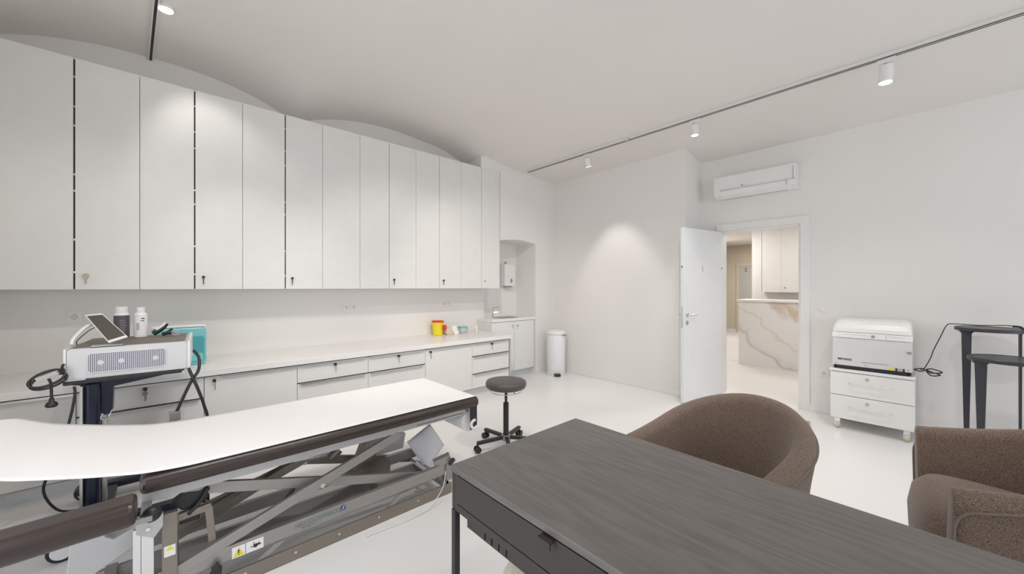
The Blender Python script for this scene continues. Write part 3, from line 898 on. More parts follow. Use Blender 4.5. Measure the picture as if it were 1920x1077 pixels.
# tablet on its curved arm
t = thing('tablet_display', 'white framed tablet tilted on a curved arm over the device', 'tablet', (-0.27, 3.26, 1.055))
A = Vector((-0.375, 3.36, 1.214)); Bq = Vector((-0.305, 3.36, 1.222)); Cc = Vector((-0.185, 3.20, 1.085)); D = Vector((-0.262, 3.17, 1.060))


def quad_plate(pts, th, inset=0.0):
    c = sum(pts, Vector()) / 4
    p = [q + (c - q).normalized() * inset for q in pts]
    n = (p[1] - p[0]).cross(p[3] - p[0]).normalized()
    if n.y > 0: n = -n
    return p, n


loc0 = Vector(t.location)
P4 = [q - loc0 for q in (A, Bq, Cc, D)]
p, n = quad_plate(P4, 0.01)
bm = bm_new()
vs = [bm.verts.new(q) for q in p] + [bm.verts.new(q - n * 0.009) for q in p]
for f in ((0, 1, 2, 3), (7, 6, 5, 4), (0, 4, 5, 1), (1, 5, 6, 2), (2, 6, 7, 3), (3, 7, 4, 0)): bm.faces.new([vs[i] for i in f])
obj('tablet_body', bm, 'white', t, bevel=0.003)
p2, n = quad_plate(P4, 0.01, 0.016)
bm = bm_new(); vs = [bm.verts.new(q + n * 0.0005) for q in p2] + [bm.verts.new(q + n * 0.0012) for q in p2]
for f in ((0, 1, 2, 3), (7, 6, 5, 4), (0, 4, 5, 1), (1, 5, 6, 2), (2, 6, 7, 3), (3, 7, 4, 0)): bm.faces.new([vs[i] for i in f])
obj('screen', bm, 'screen', t)
bm = bm_new(); tube(bm, [(-0.14, -0.02, -0.002), (-0.135, 0.0, 0.03), (-0.10, 0.06, 0.085), (-0.06, 0.09, 0.11), (-0.03, 0.05, 0.115)], 0.009); obj('arm', bm, 'white', t, smooth=True)
bm = bm_new(); tube(bm, [(-0.12, -0.02, -0.005), (-0.12, 0.0, 0.02), (-0.08, 0.05, 0.07), (-0.04, 0.06, 0.095)], 0.0025); obj('cable', bm, 'black', t, smooth=True)
bm = bm_new(); prism(bm, rrect(-0.06, 0.07, -0.11, -0.03, 0.01), -0.013, -0.009, 'z'); obj('foot', bm, 'alu', t)


def bottle(name, loc, lab, body_m, label_m, r, h, neck_r, neck_h, shoulder, lz0, lz1, grp=None):
    t = thing(name, lab, 'bottle', loc)
    hb = h - neck_h
    bm = bm_new(); lathe(bm, [(0, 0), (r - 0.003, 0), (r, 0.004), (r, hb - shoulder), (neck_r, hb), (0, hb)], n=32); obj('bottle_body', bm, body_m, t, smooth=False)
    bm = bm_new(); lathe(bm, [(0, hb + 0.0005), (neck_r + 0.001, hb + 0.0005), (neck_r + 0.001, h - 0.002), (neck_r - 0.002, h), (0, h)], n=28); obj('cap', bm, 'white', t)
    bm = bm_new(); lathe(bm, [(r, lz0), (r + 0.0008, lz0), (r + 0.0008, lz1), (r, lz1)], n=32)
    lb = obj('bottle_label', bm, label_m, t)
    return t, lb


t, lb = bottle('supplement_jar', (-0.236, 3.58, 1.0425), 'white capped bottle with dark violet label behind the tablet', 'white', 'label_dark', 0.037, 0.205, 0.029, 0.036, 0.014, 0.006, 0.150)
bm = bm_new()
for i in range(7):
    box(bm, -0.016 + random.uniform(0, .006), 0.012 + random.uniform(0, .01), -0.0396, -0.0365, 0.045 + i * 0.012, 0.048 + i * 0.012)
for v in bm.verts: v.co = Matrix.Rotation(math.radians(10), 4, 'Z') @ v.co
obj('label_print', bm, 'greyink', lb)
t, lb = bottle('disinfectant_bottle', (-0.145, 3.55, 1.0425), 'white bottle with small blue print standing behind the grille', 'white', 'paper', 0.033, 0.200, 0.020, 0.032, 0.016, 0.010, 0.140)
bm = bm_new(); box(bm, 0.004, 0.020, -0.0345, -0.026, 0.125, 0.131); box(bm, 0.0, 0.018, -0.0348, -0.026, 0.111, 0.115)
for i in range(6): box(bm, -0.018, -0.004, -0.0345, -0.026, 0.055 + i * 0.008, 0.0566 + i * 0.008)
obj('label_print', bm, 'blueprint', lb)
# black gloves / mouthpiece beside the bottle
t = thing('black_hand_piece', 'black and white curved handpiece lying beside the white bottle', 'handpiece', (-0.04, 3.54, 1.0425))
bm = bm_new(); tube(bm, [(-0.045, 0, 0.02), (-0.02, 0, 0.035), (0.01, 0.0, 0.06), (0.025, 0.0, 0.085)], lambda q: 0.018 - 0.008 * q, n=12); obj('grip', bm, 'black', t, smooth=True)
bm = bm_new(); tube(bm, [(-0.03, -0.012, 0.045), (0.0, -0.012, 0.068), (0.018, -0.008, 0.092)], 0.007, n=10); obj('stripe', bm, 'white', t, smooth=True)
bm = bm_new(); tube(bm, [(0.0, -0.01, 0.012), (0.04, -0.01, 0.022), (0.06, 0.0, 0.012), (0.08, 0.01, 0.008)], 0.012, n=10); tube(bm, [(0.02, 0, 0.02), (0.045, 0.0, 0.04), (0.055, 0, 0.045)], 0.007, n=8); obj('cable_bundle', bm, 'black', t, smooth=True)
t = thing('small_clear_cup', 'small clear plastic cup on the device top near the teal box', 'cup', (0.03, 3.5, 1.0425))
bm = bm_new(); lathe(bm, [(0, 0), (0.022, 0), (0.026, 0.035), (0.024, 0.035), (0.020, 0.002), (0, 0.002)], n=24); obj('cup_body', bm, 'glass', t)

# coiled mains cable and plug at the left, cables at the right
t = thing('power_cable', 'thick black coiled mains cable with plug hanging left of the device', 'cable', (-0.440, 3.12, 0.850))
bm = bm_new()
pts = []
for i in range(40):
    a = 2 * PI * i / 18
    pts.append((-0.042 + 0.060 * math.cos(a) + 0.0015 * i / 4, 0.02 * math.sin(a) - 0.02, 0.055 + 0.032 * math.sin(a) + 0.018 * math.cos(a) - 0.012 * (i / 18)))
tube(bm, pts, 0.0062, n=8, k=2)
obj('coil', bm, 'black', t, smooth=True)
bm = bm_new(); tube(bm, [(0.022, -0.02, 0.082), (0.012, 0.0, 0.10), (0.015, 0.03, 0.11), (0.01, 0.10, 0.09)], 0.006, n=8); obj('lead', bm, 'black', t, smooth=True)
bm = bm_new(); tube(bm, [(-0.03, -0.03, 0.05), (-0.022, -0.03, 0.02), (-0.02, -0.03, -0.06)], 0.006, n=8); obj('plug_lead', bm, 'black', t, smooth=True)
bm = bm_new(); lathe(bm, [(0, -0.088), (0.018, -0.086), (0.024, -0.078), (0.020, -0.064), (0.010, -0.056), (0.009, -0.04), (0, -0.04)], (-0.02, -0.03, -0.015), 20)
obj('plug', bm, 'black', t, smooth=True)
bm = bm_new(); bar(bm, (-0.075, -0.01, 0.045), (0.02, 0.0, 0.085), 0.012, 0.022); obj('strap', bm, 'frame_light', t)
t = thing('trolley_cable', 'thin black cable falling from the device tray behind the couch', 'cable', (-0.385, 3.17, 0.0))
bm = bm_new(); tube(bm, [(0.006, -0.10, 0.846), (0.008, -0.10, 0.80), (-0.005, -0.10, 0.70), (-0.03, -0.10, 0.58), (-0.085, -0.12, 0.40), (-0.095, -0.10, 0.30), (-0.05, -0.05, 0.18), (0.02, 0.10, 0.10)], 0.006, n=8)
obj('cable_run', bm, 'black', t, smooth=True)
t = thing('hose_cable', 'pair of thick black crossing cables hanging at the right side of the device', 'cable', (0.118, 3.075, 0.0))
bm = bm_new(); tube(bm, [(-0.005, 0.06, 0.975), (0.018, 0.02, 0.93), (0.014, -0.02, 0.86), (-0.02, -0.03, 0.80), (-0.06, -0.03, 0.70), (-0.09, -0.03, 0.62)], 0.0085, n=10); obj('cable_run', bm, 'black', t, smooth=True)
bm = bm_new(); tube(bm, [(-0.03, 0.02, 0.87), (-0.02, -0.03, 0.84), (0.01, -0.04, 0.75), (0.04, -0.04, 0.64), (0.06, -0.04, 0.50), (0.06, -0.02, 0.010)], 0.0085, n=10); obj('cable_run', bm, 'black', t, smooth=True)
obj('grey_connector', B(-0.125, -0.07, -0.045, -0.015, 0.575, 0.63), 'frame', t, bevel=0.004)

# ---------------------------------------------------------------- examination couch
N, Fr = 2.12, 2.86          # near and far long sides
cou = thing('examination_couch', 'height-adjustable examination couch with dark brown padding and grey scissor frame', 'couch', (0.75, 2.5, 0))


def cpart(name, bm, m, par=cou, **k):
    o = obj(name, bm, m, None, **k)
    o.parent = par
    off = Vector(cou.location)
    for v in o.data.vertices: v.co -= off
    return o


def pad(name, x0, x1, y0, y1, z0, z1, r, m='leather', mtx=None):
    bm = bm_new()
    prism(bm, rrect(y0, y1, z0, z1, r, 6), x0, x1, 'x')
    if mtx is not None:
        for v in bm.verts: v.co = mtx @ v.co
    return cpart(name, bm, m, bevel=0.018, bseg=3)


pad('cushion', -0.09, 1.60, 2.095, 2.87, 0.542, 0.613, 0.033)
mtx = Matrix.Translation((-0.10, 0, 0.545)) @ Matrix.Rotation(math.radians(-1.5), 4, 'Y') @ Matrix.Translation((0.10, 0, -0.545))
pad('arm_cushion', -0.95, -0.092, 1.925, 2.07, 0.503, 0.592, 0.038, mtx=mtx)
# upper frame
bm = bm_new()
for y_ in (2.17, 2.80): bar(bm, (-0.09, y_, 0.515), (1.53, y_, 0.515), 0.03, 0.046)
for x_ in (0.0, 0.75, 1.5): bar(bm, (x_, 2.18, 0.515), (x_, 2.79, 0.515), 0.04, 0.03)
cpart('upper_frame', bm, 'frame_light', bevel=0.003)
cpart('frame_seam', B(1.15, 1.50, 2.1525, 2.1545, 0.505, 0.508), 'gap')
# scissor links
for (y_, m_) in ((2.165, 'frame'), (2.52, 'frame_brown')):
    bm = bm_new(); bar(bm, (0.0, y_, 0.15), (1.03, y_, 0.480), 0.022, 0.048, (0, 0, 1)); cpart('scissor_link', bm, m_, bevel=0.002)
for (y_, m_) in ((2.215, 'frame'), (2.56, 'frame_brown')):
    bm = bm_new(); bar(bm, (0.05, y_, 0.485), (1.32, y_, 0.115), 0.022, 0.05, (0, 0, 1)); cpart('scissor_link', bm, m_, bevel=0.002)
bm = bm_new(); bar(bm, (0.02, 2.40, 0.20), (0.80, 2.46, 0.46), 0.05, 0.04); cpart('lifting_arm', bm, 'frame_brown')
bm = bm_new(); bar(bm, (0.12, 2.50, 0.24), (0.62, 2.50, 0.36), 0.035, 0.035); cpart('lifting_arm', bm, 'frame_brown')
bm = bm_new()
for y_ in (2.18, 2.53): cyl(bm, (0.60, y_ - 0.03, 0.325), (0.60, y_ + 0.06, 0.325), 0.012, 16)
cyl(bm, (0.02, 2.16, 0.16), (0.02, 2.56, 0.16), 0.012, 12); cyl(bm, (1.02, 2.16, 0.478), (1.02, 2.56, 0.478), 0.012, 12); cyl(bm, (1.30, 2.19, 0.12), (1.30, 2.58, 0.12), 0.012, 12)
cpart('pivot_rods', bm, 'steel')
bm = bm_new(); cyl(bm, (0.52, 2.42, 0.40), (0.72, 2.42, 0.385), 0.026, 20); cpart('motor_tube', bm, 'steel')
bm = bm_new(); cyl(bm, (0.30, 2.42, 0.42), (0.51, 2.42, 0.40), 0.016, 16); cpart('piston', bm, 'frame_light')
bm = bm_new(); cyl(bm, (0.71, 2.40, 0.355), (0.76, 2.40, 0.395), 0.03, 12); cpart('motor_head', bm, 'frame_brown')
bm = bm_new(); prism(bm, [(0.86, 0.22), (0.96, 0.22), (1.06, 0.41), (0.95, 0.43)], 2.42, 2.50, 'y'); cpart('motor_box', bm, 'frame_brown', bevel=0.004)
bm = bm_new(); prism(bm, [(1.0, 0.26), (1.20, 0.26), (1.22, 0.36), (1.07, 0.40)], 2.44, 2.52, 'y'); cpart('control_box', bm, 'frame_light', bevel=0.006)
bm = bm_new(); box(bm, 0.92, 1.06, 2.34, 2.42, 0.15, 0.25); box(bm, 0.95, 0.98, 2.36, 2.40, 0.08, 0.15); cpart('lower_motor_mount', bm, 'frame_brown')
# lower beams
bm = bm_new()
bar(bm, (-0.10, 2.17, 0.15), (1.36, 2.17, 0.163), 0.03, 0.066)
bar(bm, (-0.10, 2.54, 0.15), (1.36, 2.54, 0.163), 0.03, 0.066)
cpart('lower_frame', bm, 'frame', bevel=0.003)
bm = bm_new()
prism(bm, [(2.14, 0.004), (2.20, 0.004), (2.20, 0.015), (2.165, 0.06), (2.14, 0.068)], -0.25, 1.40, 'x')
cpart('base_rail', bm, 'frame_brown')
bm = bm_new(); prism(bm, [(2.50, 0.004), (2.57, 0.004), (2.57, 0.07), (2.55, 0.07), (2.50, 0.02)], -0.25, 1.40, 'x'); cpart('base_rail', bm, 'frame')
for x_ in (-0.2, 1.36): cpart('cross_member', B(x_ - 0.02, x_ + 0.02, 2.15, 2.56, 0.05, 0.085), 'frame')
bm = bm_new()
for x_ in (0.05, 0.26, 0.47, 0.68, 0.90, 1.15):
    cyl(bm, (x_, 2.137, 0.04), (x_ + 0.0, 2.145, 0.04), 0.006, 10)
cpart('rivets', bm, 'steel')
for x_ in (0.30, 0.95):
    bm = bm_new(); prism(bm, [(x_, 0.068), (x_ + 0.05, 0.068), (x_ + 0.13, 0.118), (x_ + 0.08, 0.118)], 2.15, 2.158, 'y'); cpart('gusset', bm, 'frame')
# corner post, castors at the right end
bm = bm_new(); box(bm, 1.36, 1.41, 2.14, 2.20, 0.09, 0.20); bar(bm, (1.30, 2.20, 0.20), (1.40, 2.16, 0.235), 0.05, 0.05); cpart('corner_post', bm, 'frame', bevel=0.003)
bm = bm_new(); cyl(bm, (1.37, 2.11, 0.215), (1.41, 2.14, 0.215), 0.016, 16); cpart('corner_bolt', bm, 'black')
for (x_, y_) in ((1.385, 2.17), (1.385, 2.54)):
    bm = bm_new(); cyl(bm, (x_, y_ - 0.015, 0.032), (x_, y_ + 0.015, 0.032), 0.032, 20); box(bm, x_ - 0.02, x_ + 0.02, y_ - 0.02, y_ + 0.02, 0.055, 0.09); cpart('castor', bm, 'steel')
# pillars at the joint on the left
bm = bm_new(); box(bm, -0.085, -0.048, 2.13, 2.16, 0.02, 0.40); box(bm, -0.110, -0.086, 2.135, 2.16, 0.02, 0.40); cpart('leg_profile', bm, 'steel', bevel=0.002)
bm = bm_new(); prism(bm, [(-0.10, 0.395), (-0.048, 0.36), (-0.02, 0.40), (-0.02, 0.45), (-0.05, 0.455), (-0.10, 0.43)], 2.105, 2.13, 'y'); kp = cpart('knob_plate', bm, 'frame_light', bevel=0.002)
bm = bm_new()
for x_, z_ in ((-0.035, 0.445), (-0.065, 0.405)): cyl(bm, (x_, 2.10, z_), (x_, 2.105, z_), 0.007, 14)
cpart('bolt', bm, 'steel', kp)
bm = bm_new(); lathe(bm, [(0, -0.030)] + [(0.030 * math.cos(a), 0.030 * math.sin(a)) for a in [(-75 + 15 * i) * PI / 180 for i in range(11)]] + [(0, 0.030)], (-0.052, 2.035, 0.492), 24)
cpart('ball_knob', bm, 'black', smooth=True)
bm = bm_new(); cyl(bm, (-0.08, 2.09, 0.455), (-0.055, 2.045, 0.475), 0.010, 12); cpart('knob_stem', bm, 'black')
bm = bm_new(); bar(bm, (0.0, 2.16, 0.02), (0.0, 2.16, 0.425), 0.05, 0.03, (0, 1, 0)); cpart('brown_upright', bm, 'frame_brown', bevel=0.003)
bm = bm_new(); bar(bm, (0.155, 2.19, 0.08), (0.13, 2.19, 0.385), 0.028, 0.025, (0, 1, 0)); bar(bm, (0.02, 2.19, 0.375), (0.14, 2.19, 0.385), 0.02, 0.03); cpart('brown_upright', bm, 'frame_brown', bevel=0.002)
bm = bm_new(); box(bm, 0.03, 0.10, 2.22, 2.27, 0.325, 0.365); cyl(bm, (0.02, 2.24, 0.345), (0.0, 2.24, 0.345), 0.018); cpart('lock_unit', bm, 'black', bevel=0.004)
bm = bm_new(); prism(bm, [(0.0, 0.44), (0.05, 0.47), (0.10, 0.46), (0.13, 0.48), (0.13, 0.42), (0.09, 0.39), (0.04, 0.395)], 2.20, 2.24, 'y'); cpart('hinge_block', bm, 'black', bevel=0.004)
bm = bm_new(); tube(bm, [(0.06, 2.18, 0.38), (0.10, 2.18, 0.42), (0.13, 2.19, 0.47)], 0.008, n=8); tube(bm, [(0.04, 2.24, 0.02), (0.10, 2.26, 0.10), (0.30, 2.28, 0.19), (0.45, 2.30, 0.24), (0.50, 2.3, 0.30)], 0.010, n=8); cpart('gas_spring', bm, 'black', smooth=True)
bm = bm_new(); prism(bm, [(0.08, 0.02), (0.12, 0.09), (0.155, 0.15), (0.175, 0.12), (0.165, 0.06), (0.14, 0.02)], 2.12, 2.14, 'y'); cpart('foot_lever', bm, 'black', bevel=0.004)
# light curved bracket plate under the head cushion
bm = bm_new()
prism(bm, [(-0.30, 0.255), (-0.285, 0.225), (-0.23, 0.215), (-0.06, 0.30), (-0.06, 0.375), (-0.17, 0.335), (-0.195, 0.355), (-0.20, 0.43), (-0.235, 0.43), (-0.24, 0.38), (-0.29, 0.375)], 2.26, 2.285, 'y')
cpart('bracket_plate', bm, 'frame_light', bevel=0.004)
bm = bm_new(); bar(bm, (-0.85, 2.02, 0.488), (-0.05, 2.02, 0.488), 0.03, 0.02); bar(bm, (-0.07, 2.02, 0.488), (-0.07, 2.16, 0.488), 0.03, 0.02); cpart('arm_frame', bm, 'frame')
# hanger at the foot end
bm = bm_new(); box(bm, 1.545, 1.600, 2.125, 2.133, 0.385, 0.56); box(bm, 1.50, 1.60, 2.133, 2.165, 0.535, 0.5415)
cpart('roll_hanger', bm, 'black')
# stickers and lettering
sl = cpart('warning_label', B(0.212, 0.262, 2.1525, 2.1545, 0.122, 0.172), 'paper')
bm = bm_new(); prism(bm, [(0.217, 0.128), (0.257, 0.128), (0.237, 0.166)], 2.1510, 2.1523, 'y'); cpart('warning_triangle', bm, 'warn', sl)
bm = bm_new(); prism(bm, [(0.2350, 0.140), (0.2390, 0.140), (0.2400, 0.157), (0.2340, 0.157)], 2.1502, 2.1508, 'y'); box(bm, 0.2350, 0.239, 2.1502, 2.1508, 0.132, 0.136); cpart('exclamation_mark', bm, 'ink', sl)
s2 = cpart('pinch_label', B(0.265, 0.335, 2.1525, 2.1545, 0.123, 0.173), 'paper')
bm = bm_new(); cyl(bm, (0.303, 2.151, 0.146), (0.303, 2.1523, 0.146), 0.009, 16); box(bm, 0.283, 0.326, 2.151, 2.1523, 0.144, 0.147); box(bm, 0.294, 0.2965, 2.151, 2.1523, 0.150, 0.166); prism(bm, [(0.305, 0.15), (0.322, 0.146), (0.318, 0.157)], 2.151, 2.1523, 'y'); cpart('pinch_symbol', bm, 'ink', s2)
s3 = cpart('warning_label', B(-0.018, 0.018, 2.143, 2.1448, 0.245, 0.29), 'paper')
bm = bm_new(); prism(bm, [(-0.014, 0.27), (0.014, 0.27), (0.0, 0.288)], 2.1415, 2.1428, 'y'); cpart('warning_triangle', bm, 'warn', s3)
off = -Vector(cou.location)
text_part('maker_name', 'HANDOSPRECKE', 0.030, Matrix.Translation(off) @ face_negy(0.585, 2.1535, 0.160, math.radians(0.5)), 'greenink', cou, bold=0.0006)
text_part('maker_line', 'TEL. 0 43 61 45', 0.011, Matrix.Translation(off) @ face_negy(0.535, 2.1535, 0.140, math.radians(0.5)), 'greenink', cou)
bm = bm_new(); cyl(bm, (0.705, 2.1525, 0.166), (0.705, 2.1545, 0.166), 0.013, 24); eb = cpart('maker_emblem', bm, 'blueprint')
bm = bm_new(); prism(bm, [(0.699, 0.158), (0.702, 0.158), (0.711, 0.175), (0.707, 0.175)], 2.151, 2.1523, 'y'); cpart('emblem_stroke', bm, 'paper', eb)
bm = bm_new(); tube(bm, [(1.34, 2.12, 0.17), (1.30, 2.09, 0.09), (1.20, 2.06, 0.03), (1.05, 2.05, 0.006), (0.8, 2.07, 0.006)], 0.0025, n=6); cpart('thin_white_cord', bm, 'white', smooth=True)

# paper sheet over the couch
def pz(u):
    k = [(-0.62, 0.80), (-0.54, 0.775), (-0.42, 0.715), (-0.24, 0.664), (-0.08, 0.628), (0.05, 0.6175), (0.2, 0.6165), (1.575, 0.6165)]
    pts = k
    for (a, za), (b_, zb) in zip(pts[:-1], pts[1:]):
        if u <= b_: t = (u - a) / (b_ - a); return za + (zb - za) * t
    return pts[-1][1]


bm = bm_new()
us = [-0.54 + 0.03 * i for i in range(-3, 71)]
us = [u for u in us if u < 1.58] + [1.58]
nv = 20
rows = []
for u in us:
    row = []
    for j in range(nv + 1):
        v = 2.115 + (2.852 - 2.115) * j / nv
        uu = u
        if u < -0.45 and v > 2.6:
            q = min(1, (v - 2.6) / 0.25); uu = max(u, -0.63 + 0.11 * q * q)
        z = (pz(uu - 0.03) + pz(uu) + pz(uu + 0.03)) / 3
        z = max(z, 0.6165)
        row.append(bm.verts.new((uu, v, z)))
    rows.append(row)
for i in range(len(rows) - 1):
    for j in range(nv):
        a = (rows[i][j], rows[i + 1][j], rows[i + 1][j + 1], rows[i][j + 1])
        bm.faces.new(a)
bmesh.ops.remove_doubles(bm, verts=bm.verts, dist=0.0005)
ps = obj('couch_paper', bm, 'paper', smooth=True)
so = ps.modifiers.new('thick', 'SOLIDIFY'); so.thickness = 0.0015; so.offset = 1
tag(ps, 'long sheet of white paper covering the examination couch and curling up at the left', 'paper sheet')
# roll at the foot end
t = thing('paper_roll', 'white paper roll hanging under the foot end of the examination couch', 'paper roll', (1.575, 2.15, 0.432))
bm = bm_new(); cyl(bm, (0, 0.02, 0), (0, 0.66, 0), 0.074, 32); obj('roll', bm, 'paper', t, smooth=False)
bm = bm_new(); cyl(bm, (0.0, -0.02, 0), (0, 0.70, 0), 0.012, 16); obj('core_rod', bm, 'white', t)
bm = bm_new(); tube(bm, [(0.028 * math.cos(a), -0.03, 0.028 * math.sin(a) - 0.01) for a in [math.radians(80 + 30 * i) for i in range(9)]], 0.010, n=10); obj('end_hook', bm, 'white', t, smooth=True)
bm = bm_new()
pts = [(-0.04, -0.03), (-0.12, -0.04), (-0.22, -0.07), (-0.30, -0.13)]
pts2 = [(0.04, -0.03), (0.02, -0.15), (-0.03, -0.28), (-0.08, -0.33)]
t2 = thing('hanging_paper_end', 'loose bluish-white paper end hanging down below the couch foot end', 'paper', (1.40, 2.30, 0))
bm = bm_new()
Q4 = [(-0.17, 0.15, 0.29), (0.07, 0.25, 0.335), (0.18, 0.22, 0.15), (0.0, 0.15, 0.02)]
n1 = 8
g = []
for i in range(n1 + 1):
    r_ = []
    for j in range(n1 + 1):
        a = i / n1; b_ = j / n1
        p = (Vector(Q4[0]) * (1 - a) + Vector(Q4[1]) * a) * (1 - b_) + (Vector(Q4[3]) * (1 - a) + Vector(Q4[2]) * a) * b_
        p += Vector((0.5, -0.6, 0)) * 0.03 * math.sin(PI * a) * math.sin(PI * b_ * 1.2)
        r_.append(bm.verts.new(p))
    g.append(r_)
for i in range(n1):
    for j in range(n1): bm.faces.new((g[i][j], g[i + 1][j], g[i + 1][j + 1], g[i][j + 1]))
o = obj('paper_end', bm, 'bluepaper', t2, smooth=True)
so = o.modifiers.new('thick', 'SOLIDIFY'); so.thickness = 0.001

# ---------------------------------------------------------------- swivel stool
t = thing('swivel_stool', 'round dark vinyl swivel stool on a five-arm castor base by the couch', 'stool', (2.15, 2.44, 0))
bm = bm_new(); lathe(bm, [(0, 0.505), (0.145, 0.505), (0.168, 0.515), (0.176, 0.535), (0.176, 0.555), (0.168, 0.57), (0.145, 0.576), (0, 0.578)], n=48); obj('seat', bm, 'stool', t, smooth=True)
bm = bm_new(); tube(bm, [(0.135 * math.cos(a), 0.135 * math.sin(a), 0.482) for a in [2 * PI * i / 32 for i in range(32)]], 0.004, n=8, closed=True, smooth=False)
for a in (0.4, 2.5, 4.6): tube(bm, [(0.135 * math.cos(a), 0.135 * math.sin(a), 0.482), (0.10 * math.cos(a), 0.10 * math.sin(a), 0.50)], 0.004, n=6)
obj('release_ring', bm, 'chrome', t, smooth=True)
bm = bm_new(); cyl(bm, (0, 0, 0.36), (0, 0, 0.505), 0.012); obj('piston', bm, 'black', t)
bm = bm_new(); cyl(bm, (0, 0, 0.09), (0, 0, 0.38), 0.024); obj('column', bm, 'black', t)
bm = bm_new(); cyl(bm, (0, 0, 0.06), (0, 0, 0.105), 0.04); obj('hub', bm, 'frame', t)
F0 = math.atan2(2.51 - 2.44, 1.88 - 2.15)
for k_ in range(5):
    a = F0 + 2 * PI * k_ / 5
    d = Vector((math.cos(a), math.sin(a), 0))
    bm = bm_new(); bar(bm, d * 0.03 + Vector((0, 0, 0.085)), d * 0.27 + Vector((0, 0, 0.078)), 0.032, 0.026)
    ar = obj('leg', bm, 'black', t, bevel=0.004)
    s_ = Vector((-d.y, d.x, 0))
    bm = bm_new(); c0 = d * 0.265 + Vector((0, 0, 0.027))
    for q in (-1, 1): cyl(bm, c0 + s_ * q * 0.008, c0 + s_ * q * 0.026, 0.026, 20)
    cyl(bm, c0 + Vector((0, 0, 0.01)), c0 + Vector((0, 0, 0.05)), 0.008, 10)
    obj('castor', bm, 'black', ar)

# ---------------------------------------------------------------- desk
DX0, DX1, DY0, DY1 = 0.736, 1.443, -0.35, 1.132
t = thing('desk', 'dark stained wooden desk with thin metal legs and a flat drawer', 'desk', (0, 0, 0))
obj('desk_top', B(DX0, DX1, DY0, DY1, 0.728, 0.75), 'wood', t, bevel=0.003)
bm = bm_new(); box(bm, DX0 + 0.004, DX1 - 0.004, DY1 - 0.018, DY1 - 0.004, 0.60, 0.7275); box(bm, DX1 - 0.018, DX1 - 0.004, DY0, DY1 - 0.019, 0.60, 0.7275)
box(bm, DX0 + 0.004, DX1 - 0.02, DY0, DY1 - 0.02, 0.597, 0.609)
box(bm, DX0 + 0.004, DX0 + 0.016, DY1 - 0.036, DY1 - 0.019, 0.609, 0.7275)
obj('apron', bm, 'wood_edge', t)
for (y0, y1) in ((DY0 + 0.36 + 0.003, DY1 - 0.038), (DY0, DY0 + 0.36)):
    dd = obj('drawer', B(DX0 + 0.001, DX0 + 0.014, y0, y1, 0.628, 0.7245), 'wood_edge', t, bevel=0.001)
    yc = 0.665 if y1 > 0.5 else -0.1
    bm = bm_new(); box(bm, DX0 - 0.022, DX0 + 0.001, yc - 0.022, yc + 0.022, 0.7215, 0.7245); box(bm, DX0 - 0.022, DX0 - 0.019, yc - 0.022, yc + 0.022, 0.706, 0.7215)
    obj('handle', bm, 'leather', dd)
obj('drawer_rail', B(DX0 + 0.0015, DX0 + 0.012, DY0, DY1 - 0.037, 0.610, 0.6245), 'wood_edge', t)
for (x_, y_) in ((DX0 + 0.013, DY1 - 0.013), (DX1 - 0.013, DY1 - 0.013), (DX0 + 0.013, DY0 + 0.013), (DX1 - 0.013, DY0 + 0.013)):
    obj('leg', B(x_ - 0.011, x_ + 0.011, y_ - 0.011, y_ + 0.011, 0, 0.596), 'black', t, bevel=0.002)
bm = bm_new(); box(bm, DX0 + 0.024, DX0 + 0.22, 0.60, 1.065, 0.550, 0.5965)
for i in range(4): box(bm, DX0 + 0.020, DX0 + 0.024, 0.965 - i * 0.035, 0.983 - i * 0.035, 0.555, 0.592)
obj('cable_tray', bm, 'wood_edge', t)

t.location = (1.09, 0.39, 0)
for ch_ in t.children: ch_.location = (-1.09, -0.39, 0)

# cream pouf below the desk
t = thing('cream_pouf', 'cream fluffy round seat tucked under the desk', 'pouf', (1.05, 0.80, 0))
bm = bm_new(); lathe(bm, [(0, 0.02), (0.22, 0.02), (0.27, 0.06), (0.285, 0.20), (0.28, 0.34), (0.24, 0.40), (0.14, 0.425), (0, 0.43)], n=40)
obj('pouf_body', bm, 'boucle', t, smooth=True)
bm = bm_new(); lathe(bm, [(0, 0), (0.2, 0), (0.2, 0.02), (0, 0.02)], n=32); obj('base', bm, 'black', t)


